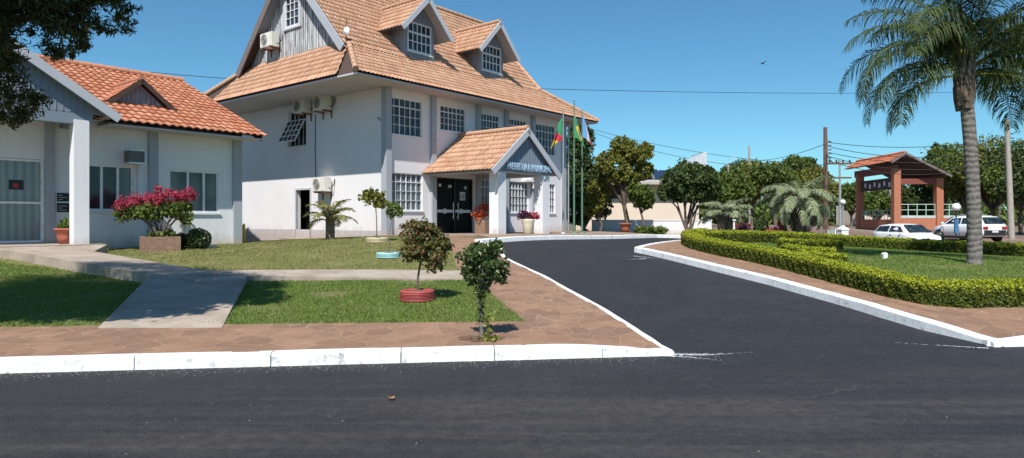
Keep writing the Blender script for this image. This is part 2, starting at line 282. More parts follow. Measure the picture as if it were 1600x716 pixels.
# ------------------------------------------------------------------ mesh builder
ZOFF = {}
def zof(o):
    while o is not None:
        if o.name in ZOFF: return ZOFF[o.name]
        o = o.parent
    return 0.0
class MB:
    def __init__(s, mats='white_wall'):
        s.v = []; s.f = []; s.mi = []; s.uv = []; s.mats = [mats] if isinstance(mats, str) else list(mats); s.smooth = []
        s.arr = []
    def face(s, pts, mi=0, uv=None, sm=False):
        k = len(s.v); s.v.extend([tuple(p) for p in pts]); s.f.append(tuple(range(k, k+len(pts)))); s.mi.append(mi); s.uv.append(uv); s.smooth.append(sm)
    def grid(s, P, mi=0, closed=False, sm=True, uv=False):   # P[i][j]
        n = len(P); m = len(P[0]); k = len(s.v)
        for r in P: s.v.extend([tuple(p) for p in r])
        for i in range(n-1):
            for j in range(m if closed else m-1):
                j2 = (j+1) % m
                s.f.append((k+i*m+j, k+i*m+j2, k+(i+1)*m+j2, k+(i+1)*m+j)); s.mi.append(mi); s.smooth.append(sm)
                s.uv.append([(j, i), (j+1, i), (j+1, i+1), (j, i+1)] if uv else None)
    def box(s, x0, y0, z0, x1, y1, z1, mi=0, Mx=None, uvs=False):
        c = [Vector(p) for p in ((x0,y0,z0),(x1,y0,z0),(x1,y1,z0),(x0,y1,z0),(x0,y0,z1),(x1,y0,z1),(x1,y1,z1),(x0,y1,z1))]
        if Mx is not None: c = [Mx @ p for p in c]
        for q in ((0,3,2,1),(4,5,6,7),(0,1,5,4),(1,2,6,5),(2,3,7,6),(3,0,4,7)):
            uv = None
            if uvs:
                P = [c[i] for i in q]; w = (P[1]-P[0]).length; h = (P[2]-P[1]).length
                uv = [(0, 0), (w, 0), (w, h), (0, h)]
            s.face([c[i] for i in q], mi, uv)
    def obox(s, O, A, B, C, a0, a1, b0, b1, c0, c1, mi=0):      # box in an oriented frame
        O = Vector(O); A = Vector(A); B = Vector(B); C = Vector(C)
        P = lambda a, b, c: O+A*a+B*b+C*c
        c = [P(a0,b0,c0),P(a1,b0,c0),P(a1,b1,c0),P(a0,b1,c0),P(a0,b0,c1),P(a1,b0,c1),P(a1,b1,c1),P(a0,b1,c1)]
        for q in ((0,3,2,1),(4,5,6,7),(0,1,5,4),(1,2,6,5),(2,3,7,6),(3,0,4,7)): s.face([c[i] for i in q], mi)
    def tube(s, pts, rad, n=8, mi=0, caps=True):
        pts = [Vector(p) for p in pts]
        if not hasattr(rad, '__len__'): rad = [rad]*len(pts)
        rings = []; up = Vector((0, 0, 1))
        for i, p in enumerate(pts):
            d = (pts[min(i+1, len(pts)-1)]-pts[max(i-1, 0)]).normalized()
            a = d.cross(up)
            if a.length < .05: a = d.cross(Vector((1, 0, 0)))
            a.normalize(); b = a.cross(d).normalized()
            rings.append([p+(a*math.cos(2*PI*j/n)+b*math.sin(2*PI*j/n))*rad[i] for j in range(n)])
        for i in range(1, len(rings)):                          # keep rings untwisted
            k = min(range(n), key=lambda o: (rings[i][o]-rings[i-1][0]).length)
            rings[i] = rings[i][k:]+rings[i][:k]
        s.grid(rings, mi, closed=True)
        if caps: s.face(rings[0], mi); s.face(rings[-1][::-1], mi)
    def lathe(s, c, prof, n=24, mi=0, sm=True):
        R_ = [[(c[0]+r*math.cos(2*PI*j/n), c[1]+r*math.sin(2*PI*j/n), c[2]+z) for j in range(n)] for r, z in prof]
        s.grid(R_, mi, closed=True, sm=sm)
    def disc(s, c, r, n=20, mi=0):
        s.face([(c[0]+r*math.cos(2*PI*j/n), c[1]+r*math.sin(2*PI*j/n), c[2]) for j in range(n)], mi)
    def sphere(s, c, rx, ry=None, rz=None, n=16, mi=0):
        ry = ry or rx; rz = rz or rx
        s.grid([[(c[0]+rx*math.sin(a)*math.cos(2*PI*j/n), c[1]+ry*math.sin(a)*math.sin(2*PI*j/n), c[2]-rz*math.cos(a)) for j in range(n)] for a in [max(.02, min(PI-.02, PI*i/(n//2))) for i in range(n//2+1)]], mi, closed=True)
    def leaves(s, P, size, mi=0, nrm=None, flat=.35, elong=1.6, var=.4, droop=0.0):
        """one folded quad per row of P (numpy), size = leaf half width"""
        n = len(P); 
        if n == 0: return
        d = rng.normal(size=(n, 3)); 
        if droop: d[:, 2] -= droop
        d /= np.linalg.norm(d, axis=1)[:, None]
        q = rng.normal(size=(n, 3))
        if nrm is not None: q = q*flat + nrm
        w = np.cross(d, q); w /= np.maximum(np.linalg.norm(w, axis=1), 1e-6)[:, None]
        u = np.cross(w, d)
        L = size*(1+var*rng.uniform(-1, 1, n))[:, None]
        a = P-d*L*elong; b = P+w*L+u*L*.25; c = P+d*L*elong; e = P-w*L+u*L*.25
        s.arr.append((np.stack([a, b, c, e], 1).reshape(-1, 3), mi))
    def tri_arr(s, V, mi=0): s.arr.append((V, mi, 3))
    def tiles(s, O, A, S, poly, tw=.2, rl=.36, amp=.03, mi=0, seg=6, lift=.02, u0=0):
        """courses of curved roof tiles on a plane, clipped to the convex outline poly (a, s)"""
        O = Vector(O); A = Vector(A).normalized(); S = Vector(S).normalized(); N = A.cross(S).normalized()
        if N.z < 0: N = -N
        xs = [p[0] for p in poly]; ys = [p[1] for p in poly]
        a0 = math.floor(min(xs)/tw); a1 = math.ceil(max(xs)/tw); r0 = math.floor(min(ys)/rl); r1 = math.ceil(max(ys)/rl)
        bm = bmesh.new(); uvl = bm.loops.layers.uv.new('u')
        for r in range(r0, r1):
            jl = random.uniform(-.003, .006)
            rows = []
            for (ss, hh) in ((r*rl, 0.0), (r*rl, lift+jl), ((r+1)*rl+.01, .002)):
                row = []
                for i in range((a1-a0)*seg+1):
                    a = (a0+i/seg)*tw; h = amp*(math.cos(2*PI*i/seg)*.5+.5)**.8 + hh
                    row.append(bm.verts.new(O+A*a+S*ss+N*h))
                rows.append(row)
            for k in (0, 1):
                for i in range(len(rows[0])-1):
                    f = bm.faces.new((rows[k][i], rows[k][i+1], rows[k+1][i+1], rows[k+1][i])); f.smooth = (k == 1)
                    ti = a0+(i+seg//2)//seg
                    for lp in f.loops: lp[uvl].uv = (ti+.5+u0, r+.5)
        area = sum(poly[i][0]*poly[(i+1) % len(poly)][1]-poly[(i+1) % len(poly)][0]*poly[i][1] for i in range(len(poly)))
        pl = poly if area > 0 else poly[::-1]
        for i in range(len(pl)):
            p, q = pl[i], pl[(i+1) % len(pl)]
            e = (A*(q[0]-p[0])+S*(q[1]-p[1])); nn = A*(q[1]-p[1])-S*(q[0]-p[0])
            bmesh.ops.bisect_plane(bm, geom=bm.verts[:]+bm.edges[:]+bm.faces[:], plane_co=O+A*p[0]+S*p[1], plane_no=nn.normalized(), clear_outer=True)
        k = len(s.v); bm.verts.index_update(); s.v.extend([tuple(v.co) for v in bm.verts])
        for f in bm.faces:
            s.f.append(tuple(k+v.index for v in f.verts)); s.mi.append(mi); s.smooth.append(f.smooth); s.uv.append([tuple(l[uvl].uv) for l in f.loops])
        bm.free()
    def build(s, name, parent=None, zoff=None, world=False):
        if zoff is None: zoff = zof(parent)
        V = [np.array(s.v, float).reshape(-1, 3)]; loops = []; starts = []; tot = []; mi = list(s.mi); sm = list(s.smooth)
        base = len(s.v)
        for f in s.f: starts.append(len(loops)); tot.append(len(f)); loops.extend(f)
        loops = [np.array(loops, np.int32)]; nl = len(loops[0]); starts = [np.array(starts, np.int32)]; tot = [np.array(tot, np.int32)]
        mi = [np.array(mi, np.int32)]; sm = [np.array(sm, bool)]
        for a in s.arr:
            vv = a[0]; k = a[2] if len(a) > 2 else 4; nf = len(vv)//k
            V.append(vv); loops.append(np.arange(base, base+len(vv), dtype=np.int32)); starts.append(nl+np.arange(nf, dtype=np.int32)*k)
            tot.append(np.full(nf, k, np.int32)); mi.append(np.full(nf, a[1], np.int32)); sm.append(np.zeros(nf, bool)); base += len(vv); nl += len(vv)
        V = np.concatenate(V); loops = np.concatenate(loops); starts = np.concatenate(starts); tot = np.concatenate(tot); mi = np.concatenate(mi); sm = np.concatenate(sm)
        off = np.array([0, 0, zoff])
        if parent is not None and world:      # world coordinates given: bring into the parent's frame
            W = np.array(wmat(parent).inverted()); V = V@W[:3, :3].T + W[:3, 3]
        else: V = V-off
        me = bpy.data.meshes.new(name); me.vertices.add(len(V)); me.vertices.foreach_set('co', V.astype(np.float32).ravel())
        me.loops.add(len(loops)); me.loops.foreach_set('vertex_index', loops)
        me.polygons.add(len(starts)); me.polygons.foreach_set('loop_start', starts); me.polygons.foreach_set('loop_total', tot)
        me.polygons.foreach_set('material_index', mi); me.polygons.foreach_set('use_smooth', sm)
        for m in s.mats: me.materials.append(M[m])
        if any(u is not None for u in s.uv):
            l = me.uv_layers.new(name='UVMap'); d = []
            for f, u in zip(s.f, s.uv): d.extend(u if u is not None else [(0, 0)]*len(f))
            d = np.array(d, np.float32).reshape(-1, 2)
            full = np.zeros((len(loops), 2), np.float32); full[:len(d)] = d; l.data.foreach_set('uv', full.ravel())
        me.update(); me.validate()
        o = bpy.data.objects.new(name, me); COL.objects.link(o)
        if parent is not None: o.parent = parent
        return o
def wmat(o): return Matrix.LocRotScale(o.location, o.rotation_euler, o.scale)
def tag(o, label=None, cat=None, group=None, kind=None):
    if label: o['label'] = label
    if cat: o['category'] = cat
    if group: o['group'] = group
    if kind: o['kind'] = kind
    return o
def thing(name, label, cat, loc=(0, 0, 0), rz=0.0, group=None):
    o = bpy.data.objects.new(name, None); COL.objects.link(o); o.location = loc; o.rotation_euler = (0, 0, rz)
    o.empty_display_size = .2
    return tag(o, label, cat, group)
def struct(mb, name): return tag(mb.build(name), kind='structure')
def copy_thing(o, loc, rz=0.0, label=None):
    c = o.copy(); COL.objects.link(c); c.location = loc; c.rotation_euler = (0, 0, rz)
    if label: c['label'] = label
    for ch in list(o.children):
        k = ch.copy(); COL.objects.link(k); k.parent = c
        for g in list(ch.children):
            q = g.copy(); COL.objects.link(q); q.parent = k
    return c
# ---- planar regions draped on the terrain
def inpoly(pts, poly):
    x = pts[:, 0]; y = pts[:, 1]; r = np.zeros(len(pts), bool); n = len(poly)
    for i in range(n):
        x1, y1 = poly[i]; x2, y2 = poly[(i+1) % n]
        c = ((y1 > y) != (y2 > y)) & (x < (x2-x1)*(y-y1)/((y2-y1) if abs(y2-y1) > 1e-12 else 1e-12)+x1); r ^= c
    return r
def resample(poly, step, closed=True):
    out = []; n = len(poly)
    for i in range(n if closed else n-1):
        a = poly[i]; b = poly[(i+1) % n]; k = max(1, int(math.ceil(math.hypot(b[0]-a[0], b[1]-a[1])/step)))
        for j in range(k): out.append((a[0]+(b[0]-a[0])*j/k, a[1]+(b[1]-a[1])*j/k))
    if not closed: out.append(poly[-1])
    return out
def region(name, poly, off, mat, step=.6, skirt=0.0, zf=None, kind='structure', base=False, build=True):
    zf = zf or (lambda X, Y: Ev(X, Y, not base)+off)
    b = resample(poly, step); P = np.array(b)
    gx = np.arange(P[:, 0].min(), P[:, 0].max(), step); gy = np.arange(P[:, 1].min(), P[:, 1].max(), step)
    G = np.array([(x+(j % 2)*step*.5, y) for j, y in enumerate(gy) for x in gx]); G = G[inpoly(G, poly)]
    d = np.array([np.min(np.hypot(P[:, 0]-g[0], P[:, 1]-g[1])) for g in G]) if len(G) else np.zeros(0)
    G = G[d > step*.35] if len(G) else G
    pts = [Vector(p) for p in b]+[Vector(g) for g in G]; n = len(b)
    vo, eo, fo, _, _, _ = delaunay_2d_cdt(pts, [(i, (i+1) % n) for i in range(n)], [], 1, 1e-5)
    XY = np.array([tuple(v) for v in vo]); Z = zf(XY[:, 0], XY[:, 1])
    m = MB(mat); m.v = [(x, y, z) for (x, y), z in zip(XY, Z)]
    for f in fo:
        a, b2, c = [XY[i] for i in f[:3]]
        if (b2[0]-a[0])*(c[1]-a[1])-(b2[1]-a[1])*(c[0]-a[0]) < 0: f = f[::-1]
        m.f.append(tuple(f)); m.mi.append(0); m.uv.append(None); m.smooth.append(True)
    if skirt:
        zb = zf(P[:, 0], P[:, 1]); ar = sum(P[i-1][0]*P[i][1]-P[i][0]*P[i-1][1] for i in range(n))
        for i in range(n):
            j = (i+1) % n; q = [(P[i][0], P[i][1], zb[i]), (P[i][0], P[i][1], zb[i]-skirt), (P[j][0], P[j][1], zb[j]-skirt), (P[j][0], P[j][1], zb[j])]
            m.face(q if ar > 0 else q[::-1])
    if not build: return m
    o = m.build(name)
    if kind: o['kind'] = kind
    return o
def smooth_line(pts, it=2, closed=False):
    for _ in range(it):
        out = [] if closed else [pts[0]]
        n = len(pts)
        for i in range(n if closed else n-1):
            a = pts[i]; b = pts[(i+1) % n]
            out.append((a[0]*.75+b[0]*.25, a[1]*.75+b[1]*.25)); out.append((a[0]*.25+b[0]*.75, a[1]*.25+b[1]*.75))
        if not closed: out.append(pts[-1])
        pts = out
    return pts
def kerb(name, line, w=.13, top=.02, side=1, step=.35, bot=None):
    """white painted kerb stones following line; side +1 puts the stone to the left of travel"""
    ln = resample(line, step, closed=False); m = MB('kerb_paint'); rows = []; run = 0.0; nxt = 1.0
    for i, p in enumerate(ln):
        a = Vector(ln[max(i-1, 0)]); b = Vector(ln[min(i+1, len(ln)-1)]); d = (b-a).normalized(); nrm = Vector((-d.y, d.x))*side
        zt = E(p[0], p[1])+top+random.uniform(-.003, .003); q = Vector(p)+nrm*w; zb = E(p[0], p[1], False)-.16; j = -.035+random.uniform(-.005, .005)
        P = Vector(p)+nrm*j
        if i: run += (Vector(p)-Vector(ln[i-1])).length
        if run > nxt and len(rows) > 1:
            r_ = rows[-1]; s_ = [tuple(Vector(x)+(Vector((P.x, P.y, zt-.02))-Vector(r_[1]))*.965) for x in r_]
            rows.append(s_); m.grid(rows, sm=False); m.face(rows[0]); m.face(rows[-1][::-1]); rows = []; nxt = run+random.uniform(.85, 1.15)
        rows.append([(P.x-nrm.x*.01, P.y-nrm.y*.01, zb), (P.x, P.y, zt-.02), (P.x+nrm.x*.02, P.y+nrm.y*.02, zt), (q.x-nrm.x*.015, q.y-nrm.y*.015, zt), (q.x, q.y, zt-.05)])
    m.grid(rows, sm=False); m.face(rows[0]); m.face(rows[-1][::-1])
    return struct(m, name)
def wall(mb, O, A, N, a0, z0, a1, z1, holes=(), depth=.16, mi=0):
    """wall sheet with rectangular openings and their reveals; holes = (a0, z0, a1, z1)"""
    O = Vector(O); A = Vector(A); N = Vector(N); Z = Vector((0, 0, 1)); P = lambda a, z, n=0: O+A*a+Z*z+N*n
    xs = sorted({a0, a1, *[h[0] for h in holes], *[h[2] for h in holes]}); zs = sorted({z0, z1, *[h[1] for h in holes], *[h[3] for h in holes]})
    for i in range(len(xs)-1):
        for j in range(len(zs)-1):
            cx = (xs[i]+xs[i+1])/2; cz = (zs[j]+zs[j+1])/2
            if any(h[0] < cx < h[2] and h[1] < cz < h[3] for h in holes): continue
            mb.face([P(xs[i], zs[j]), P(xs[i+1], zs[j]), P(xs[i+1], zs[j+1]), P(xs[i], zs[j+1])], mi)
    for h in holes:
        c = [(h[0], h[1]), (h[2], h[1]), (h[2], h[3]), (h[0], h[3])]
        for k in range(4):
            p, q = c[k], c[(k+1) % 4]; mb.face([P(*p), P(*p, -depth), P(*q, -depth), P(*q)], mi)
def window(parent, O, A, N, h, cols, rows, pane='dark_glass', inset=.06, fr=.035, bar=.017, thick=None, name='window', frame='window_metal', sill=True, rowpos=None, level=0):
    O = Vector(O); A = Vector(A); N = Vector(N); Z = Vector((0, 0, 1)); a0, z0, a1, z1 = h; m = MB(frame)
    B = lambda x0, x1, y0, y1, n0, n1: m.obox(O, A, Z, N, x0, x1, y0, y1, n0, n1)
    n0, n1 = -inset-.03, -inset+.02
    B(a0, a0+fr, z0, z1, n0, n1); B(a1-fr, a1, z0, z1, n0, n1); B(a0+fr, a1-fr, z0, z0+fr, n0, n1); B(a0+fr, a1-fr, z1-fr, z1, n0, n1)
    W = a1-a0-2*fr; H = z1-z0-2*fr
    for i in range(1, cols):
        t_ = bar*2 if (thick and i in thick) else bar
        x = a0+fr+W*i/cols; B(x-t_/2, x+t_/2, z0+fr, z1-fr, n0+.008, n1-.006)
    rp = rowpos or [i/rows for i in range(1, rows)]
    for k, f in enumerate(rp):
        t_ = bar*2.2 if (rowpos and k == len(rp)-1) else bar
        z = z0+fr+H*f; B(a0+fr, a1-fr, z-t_/2, z+t_/2, n0+.010, n1-.003)
    if sill: B(a0-.04, a1+.04, z0-.05, z0-.002, -.04, .05)
    w = m.build(name, parent)
    g = MB(pane); P = lambda a, z: O+A*a+Z*z+N*(n0+.004)
    g.face([P(a0+.01, z0+.01), P(a1-.01, z0+.01), P(a1-.01, z1-.01), P(a0+.01, z1-.01)])
    p = g.build('pane', w if level == 0 else parent, zoff=zof(parent))
    return w
# ------------------------------------------------------------------ camera, light, sky
cam = bpy.data.objects.new('camera', bpy.data.cameras.new('camera')); COL.objects.link(cam); SC.camera = cam
cam.location = (0, 0, CAMZ); cam.rotation_euler = (PI/2, 0, 0); cam.data.sensor_width = 36; cam.data.lens = 36*F/1600
cam.data.shift_y = -15/1600; cam.data.clip_end = 4000; cam.data.clip_start = .1
SD = Vector((-.138, -.739, 1)).normalized(); el = math.asin(SD.z)
sun = bpy.data.objects.new('sun', bpy.data.lights.new('sun', 'SUN')); COL.objects.link(sun)
sun.data.energy = 4.9; sun.data.angle = math.radians(.53); sun.data.color = (1, .955, .89); sun.rotation_euler = SD.to_track_quat('Z', 'Y').to_euler()
wd = bpy.data.worlds.new('World'); SC.world = wd; wd.use_nodes = True; nt = wd.node_tree
sky = nt.nodes.new('ShaderNodeTexSky'); sky.sky_type = 'NISHITA'; sky.sun_disc = False; sky.sun_elevation = el
sky.sun_rotation = math.atan2(SD.x, SD.y); sky.air_density = 1.0; sky.dust_density = .3; sky.ozone_density = 1.0; sky.altitude = 300
tn = nt.nodes.new('ShaderNodeMix'); tn.data_type = 'RGBA'; tn.blend_type = 'MULTIPLY'; tn.inputs[0].default_value = 1; tn.inputs[7].default_value = (.475, .86, 1.0, 1)
nt.links.new(sky.outputs[0], tn.inputs[6]); nt.links.new(tn.outputs[2], nt.nodes['Background'].inputs[0]); nt.nodes['Background'].inputs[1].default_value = .097
SC.view_settings.view_transform = 'Standard'; SC.view_settings.look = 'None'; SC.view_settings.exposure = .36; SC.view_settings.gamma = 1
try: SC.cycles.max_bounces = 8; SC.cycles.transparent_max_bounces = 16
except Exception: pass

# ------------------------------------------------------------------ ground, roads, lawns
CU = Vector((.632, .775, 0)); CV = Vector((-.775, .632, 0))
def ML(u, v): return (-4.67+.632*u-.775*v, 24.7+.775*u+.632*v)     # town hall frame
def LL(u, v): return (-9.27+.632*u-.775*v, 22.7+.775*u+.632*v)     # annexe frame
g = MB('far_ground')                      # one sheet to the horizon
xs = list(np.linspace(-1500, -60, 12))+list(np.linspace(-52, 80, 67))+list(np.linspace(100, 1500, 12))
ys = [-60, -30, -12]+list(np.linspace(-4, 110, 58))+[130, 170, 250, 400, 700, 1100, 1500]
XX, YY = np.meshgrid(xs, ys); ZZ = Ev(XX, YY, False)-.42
g.grid([[(XX[i, j], YY[i, j], ZZ[i, j]) for j in range(len(xs))] for i in range(len(ys))]); struct(g, 'ground')
region('road', [(-60, -12), (60, -12), (60, 12), (19.5, 34), (10, 36), (-2, 26), (-6, 20), (-3, 12), (-60, 9)], -.13, 'asphalt', .8, base=True)
kx = lambda X: 7.62+.125*X
K0 = (-1.6, 20.4)
drive_left = [(1.88, kx(1.88)+.02)]+[pix(*p) for p in ((1003, 521), (950, 487), (900, 459), (850, 431.5), (800, 408.5), (789, 402))]+[(-.42, 19.2), (-.95, 20.35)]
ku = lambda t_: (0+.632*t_, 22.3+.775*t_)
far_kerb = [(-.95, 20.35), (-1.0, 21.1), ku(-1.0), ku(3), ku(7), ku(10.4), (8.4, 31.2), (11, 31.6), (16, 31.0), (18.6, 31.5)]
left_block = [(-60, kx(-60)), (-30, kx(-30)), (-5, kx(-5))]+drive_left+far_kerb[1:]+[(18.2, 34), (12.6, 48), (9, 62), (-10, 70), (-60, 70)]
m = region('yard', left_block, -.02, 'far_ground', 1.0, skirt=.3)
# stone paved walk along the street and the drive
walk_back = [pix(*p) for p in ((820, 504), (760, 454), (731, 433), (713, 417), (708, 396), (700, 384))]
bl = [(-30, kx(-30)+.08), (-5, kx(-5)+.08), (1.80, kx(1.80)+.08)]+[(p[0]-.05, p[1]) for p in drive_left[1:]]+[(-1.05, 21.4)]
bk = [pix(0, 513), pix(400, 509)]
paving_poly = bl+[ML(.9, -.7), ML(.9, -1.7)]+walk_back[::-1]+bk[::-1]+[(-30, bk[0][1]+.125*(-30-bk[0][0]))]
region('pavement', paving_poly, .012, 'stone_paving', .5, skirt=.02)
lawn_poly = [(-30, 5.2)]+[(p[0], p[1]-.1) for p in bk]+[(p[0]+.1, p[1]) for p in walk_back[1:]]+[walk_back[0]]
lawn_near = [(-30, bk[0][1]+.125*(-30-bk[0][0])-.1), bk[0], bk[1], walk_back[0], walk_back[1], walk_back[2], pix(390, 434), (-8.5, 13.9), (-12.4, 15.6), (-30, 20)]
region('lawn', lawn_near, 0, 'lawn_soil', .6)
lawn_far = [walk_back[2], walk_back[3], walk_back[4], walk_back[5], ML(.9, -1.7), ML(.9, -.9), ML(-.6, -.6), ML(-.6, 14), (-24, 34), (-24, 20), (-12.4, 15.6), (-8.5, 13.9), pix(390, 434)]
region('back_lawn', lawn_far, .004, 'dry_lawn', .7)
# platform in front of the town hall
plat = [ku(-1.0+.0), ku(10.3), ML(13.2, -1.2), ML(13.2, 3), ML(-.3, 3), ML(-.3, -.9), ML(.4, -3.2)]
plat = [(ku(-1)[0]-.0, ku(-1)[1]+.16), (ku(10.3)[0]-.1, ku(10.3)[1]+.13), ML(14.0, -1.0), ML(14.0, 2.5), ML(-.2, .5), ML(-.2, -.8), ML(1.2, -3.4)]
region('forecourt', plat, .03, 'platform_paving', .5, skirt=.25)
# roundabout island
tipk = [pix(*p) for p in ((1545, 533), (1480, 514), (1400, 490), (1300, 461), (1200, 435), (1100, 411), (1040, 397), (1005, 389.5))]
isl_right = [(19.5, kx(19.5)), (21, 14), (20.6, 24), (19.2, 29)]
isl_back = [(16, 29.6), (10.5, 29.2), (8.2, 27.6), (6.2, 24.4), (4.5, 21.2)]
tip_end = [(tipk[-1][0]-.15, tipk[-1][1]+.35), (tipk[-1][0]+.05, tipk[-1][1]+.8)]
isl = [(6.06, kx(6.03)+.08)]+isl_right+isl_back+tip_end[::-1]+tipk[::-1]
region('island_pavement', [(p[0], p[1]) for p in isl], .0, 'stone_paving', .6, skirt=.3)
kerb('kerb', [(-30, kx(-30)), (-12, kx(-12)), (.5, kx(.5)), (1.6, kx(1.6)), (1.88, kx(1.88))], side=1, top=.014)
kerb('kerb', drive_left, side=1, w=.09, top=.012)
kerb('kerb', far_kerb, side=1, w=.2, top=.02)
kerb('kerb', tip_end[::-1]+tipk[::-1]+[(6.03, kx(6.03)+.02)], side=1, w=.15, top=.022)
kerb('kerb', [(6.03, kx(6.03)), (7.5, kx(7.5)), (21, kx(21))], side=1, w=.15, top=.02)
kerb('kerb', [tip_end[1]]+isl_back[::-1]+isl_right[::-1][:1], side=-1, w=.13)
# paint spilled on the asphalt at the two corners
def splash(poly, wide):
    m = MB('splashed_paint'); n = len(poly)
    L = resample(poly, .08, closed=False); k = len(L)
    rows = []
    for i, p in enumerate(L):
        a = Vector(L[max(i-1, 0)]); b = Vector(L[min(i+1, k-1)]); d = (b-a).normalized(); nr = Vector((d.y, -d.x))
        w = wide*(1-i/k*.7); rows.append([Vector(p)+nr*w*s for s in (-1, -.5, 0, .5, 1)])
    for i in range(k-1):
        for j in range(4):
            q = [rows[i][j], rows[i+1][j], rows[i+1][j+1], rows[i][j+1]]; fx = lambda ii, jj: (1-abs(jj-2)/2)*(1-.75*ii/k)
            m.face([(p.x, p.y, R(p.x, p.y)+.006) for p in q], 0, [(fx(i, j), 0), (fx(i+1, j), 0), (fx(i+1, j+1), 0), (fx(i, j+1), 0)])
    return struct(m, 'paint_spill')
splash([(1.7, 7.84), (2.05, 7.72), (2.4, 7.52), (2.8, 7.3)], .16)
splash([(-.5, 7.50), (.6, 7.62), (1.8, 7.78)], .07)
splash([(1.9, 7.86), (2.4, 7.88), (3.3, 8.1)], .2)
splash([(5.9, 8.25), (5.0, 8.6), (4.3, 9.3)], .07)
splash([(1.72, 9.2), (1.5, 9.9), (1.3, 10.2)], .06)
splash([pix(990, 393), pix(1030, 397), pix(1060, 403)], .12)
splash([pix(1010, 360+37), pix(975, 399), pix(960, 401)], .12)
isl_lawn = [pix(1112, 378), (8.6, 26.6), (11, 27.4), (15, 26.6), (18.5, 22), (19.6, 12), (12, 11.0), (8.2, 10.7), (7.0, 10.9)]+[pix(*p) for p in ((1350, 452), (1262, 426), (1180, 405), (1120, 391))]
region('island_lawn', isl_lawn, .012, 'lawn_soil', .7)
# cross street beyond the island
cs_near = [(19.4, 30.5), (18.8, 36), (16.5, 45), (12.2, 60), (8, 80)]
cs_far = [(33, 34), (31.9, 41), (28.4, 50), (25, 57), (18, 80)]
region('side_street', cs_near+cs_far[::-1], -.05, 'street_dirt', 1.2)
sp = MB('concrete')
kerb_line = resample(cs_far, 1.0, closed=False)
sp.grid([[(x-.08, y, E(x, y)-.06), (x-.08, y, E(x, y)+.10), (x+.25, y, E(x, y)+.10), (x+.25, y, E(x, y)-.06)] for x, y in kerb_line], sm=False); struct(sp, 'street_kerb')
region('far_pavement', [(p[0]+.25, p[1]) for p in cs_far]+[(24, 84), (40, 84), (60, 60), (60, 30), (34, 33)], .05, 'street_dirt', 1.6)
# raised concrete walkway and ramp
def off_poly(name, rows, thick=.5):
    m = MB('concrete'); n = len(rows); top = []
    for (a, b) in rows: top.append([a, b])
    K = []
    for i in range(n-1):
        for k in range(6):
            f = k/6; K.append([[rows[i][s][j]*(1-f)+rows[i+1][s][j]*f for j in range(3)] for s in (0, 1)])
    K.append([list(rows[-1][0]), list(rows[-1][1])])
    rr = []
    for a, b in K: rr.append([(a[0], a[1], a[2]-thick), (a[0], a[1], a[2]), (b[0], b[1], b[2]), (b[0], b[1], b[2]-thick)])
    m.grid(rr, sm=False); m.face(rr[0]); m.face(rr[-1][::-1]); return m
def P3(px, py, off):
    x, y = pix(px, py, off); return (x, y, E(x, y)+off)
tA = P3(16, 392, .2); tB = P3(235, 429.5, .2); tC = P3(147, 393, .12); tD = P3(318, 422.5, .12)
porchL = LL(-7.6, -1.7); porchR = LL(-4.7, -1.7)
m = off_poly('w', [((porchL[0], porchL[1], .925), (porchR[0], porchR[1], .925)), (tA, tC), (tB, tD)]); struct(m, 'walkway')
jR = P3(387, 431, .11)
m = off_poly('w', [((tB[0], tB[1], tB[2]-.004), (jR[0], jR[1], jR[2]-.004)), (P3(153, 513, .02), P3(347, 512, .02))]); struct(m, 'ramp')
m = off_poly('w', [((jR[0], jR[1], jR[2]-.002), (tD[0], tD[1], tD[2]-.002)), (P3(560, 434.5, .06), P3(560, 421.5, .06)), (P3(733, 437, .02), P3(728, 423, .02))], .3); struct(m, 'path')
m = MB('concrete'); m.face([tB, jR, tD]); struct(m, 'path_landing')
# grass blades (nobody could count them)
def blades(name, poly, dens, h, w, mat, y1=99):
    P = np.array(poly); A = (P[:, 0].max()-P[:, 0].min())*(P[:, 1].max()-P[:, 1].min()); n = int(A*dens)
    G = np.stack([rng.uniform(P[:, 0].min(), P[:, 0].max(), n), rng.uniform(P[:, 1].min(), P[:, 1].max(), n)], 1)
    G = G[inpoly(G, poly)]; G = G+rng.normal(0, .035, G.shape); G = G[(G[:, 1] < y1) & (np.abs(G[:, 0]) < G[:, 1]*.8+1.0)]
    pat = np.sin(G[:, 0]*1.7+2*np.sin(G[:, 1]*1.3))+np.sin(G[:, 1]*2.9+1.5*np.sin(G[:, 0]*2.1)); G = G[pat < 1.55+.5*rng.normal(0, 1, len(G))]
    keep = (np.sin(G[:, 0]*3.1+np.sin(G[:, 1]*2.3)*2)+np.sin(G[:, 1]*4.7)*.7) > -1.35*rng.uniform(.4, 1.6, len(G))
    G = G[keep]; n = len(G); z = Ev(G[:, 0], G[:, 1]); a = rng.uniform(0, 2*PI, n); hh = h*rng.uniform(.5, 1.3, n); ww = w*rng.uniform(.7, 1.3, n)
    b = np.stack([G[:, 0], G[:, 1], z], 1); s = np.stack([np.cos(a)*ww, np.sin(a)*ww, a*0], 1); l = rng.normal(size=(n, 2))*h*.55
    tip = b+np.stack([l[:, 0], l[:, 1], hh], 1); m = MB(mat); m.tri_arr(np.stack([b-s, b+s, tip], 1).reshape(-1, 3)); o = m.build(name); tag(o, kind='stuff'); return o
g1 = blades('grass', lawn_near, 2600, .035, .007, 'grass_blade')
tag(g1, 'short green grass on the front lawn beside the ramp', 'grass')
g2 = blades('grass', lawn_far, 700, .03, .012, 'dry_blade', 27); tag(g2, 'dry yellowish grass between the paths and the buildings', 'grass')
g3 = blades('grass', isl_lawn, 1300, .045, .011, 'grass_blade', 28); tag(g3, 'green grass inside the clipped hedge island', 'grass')

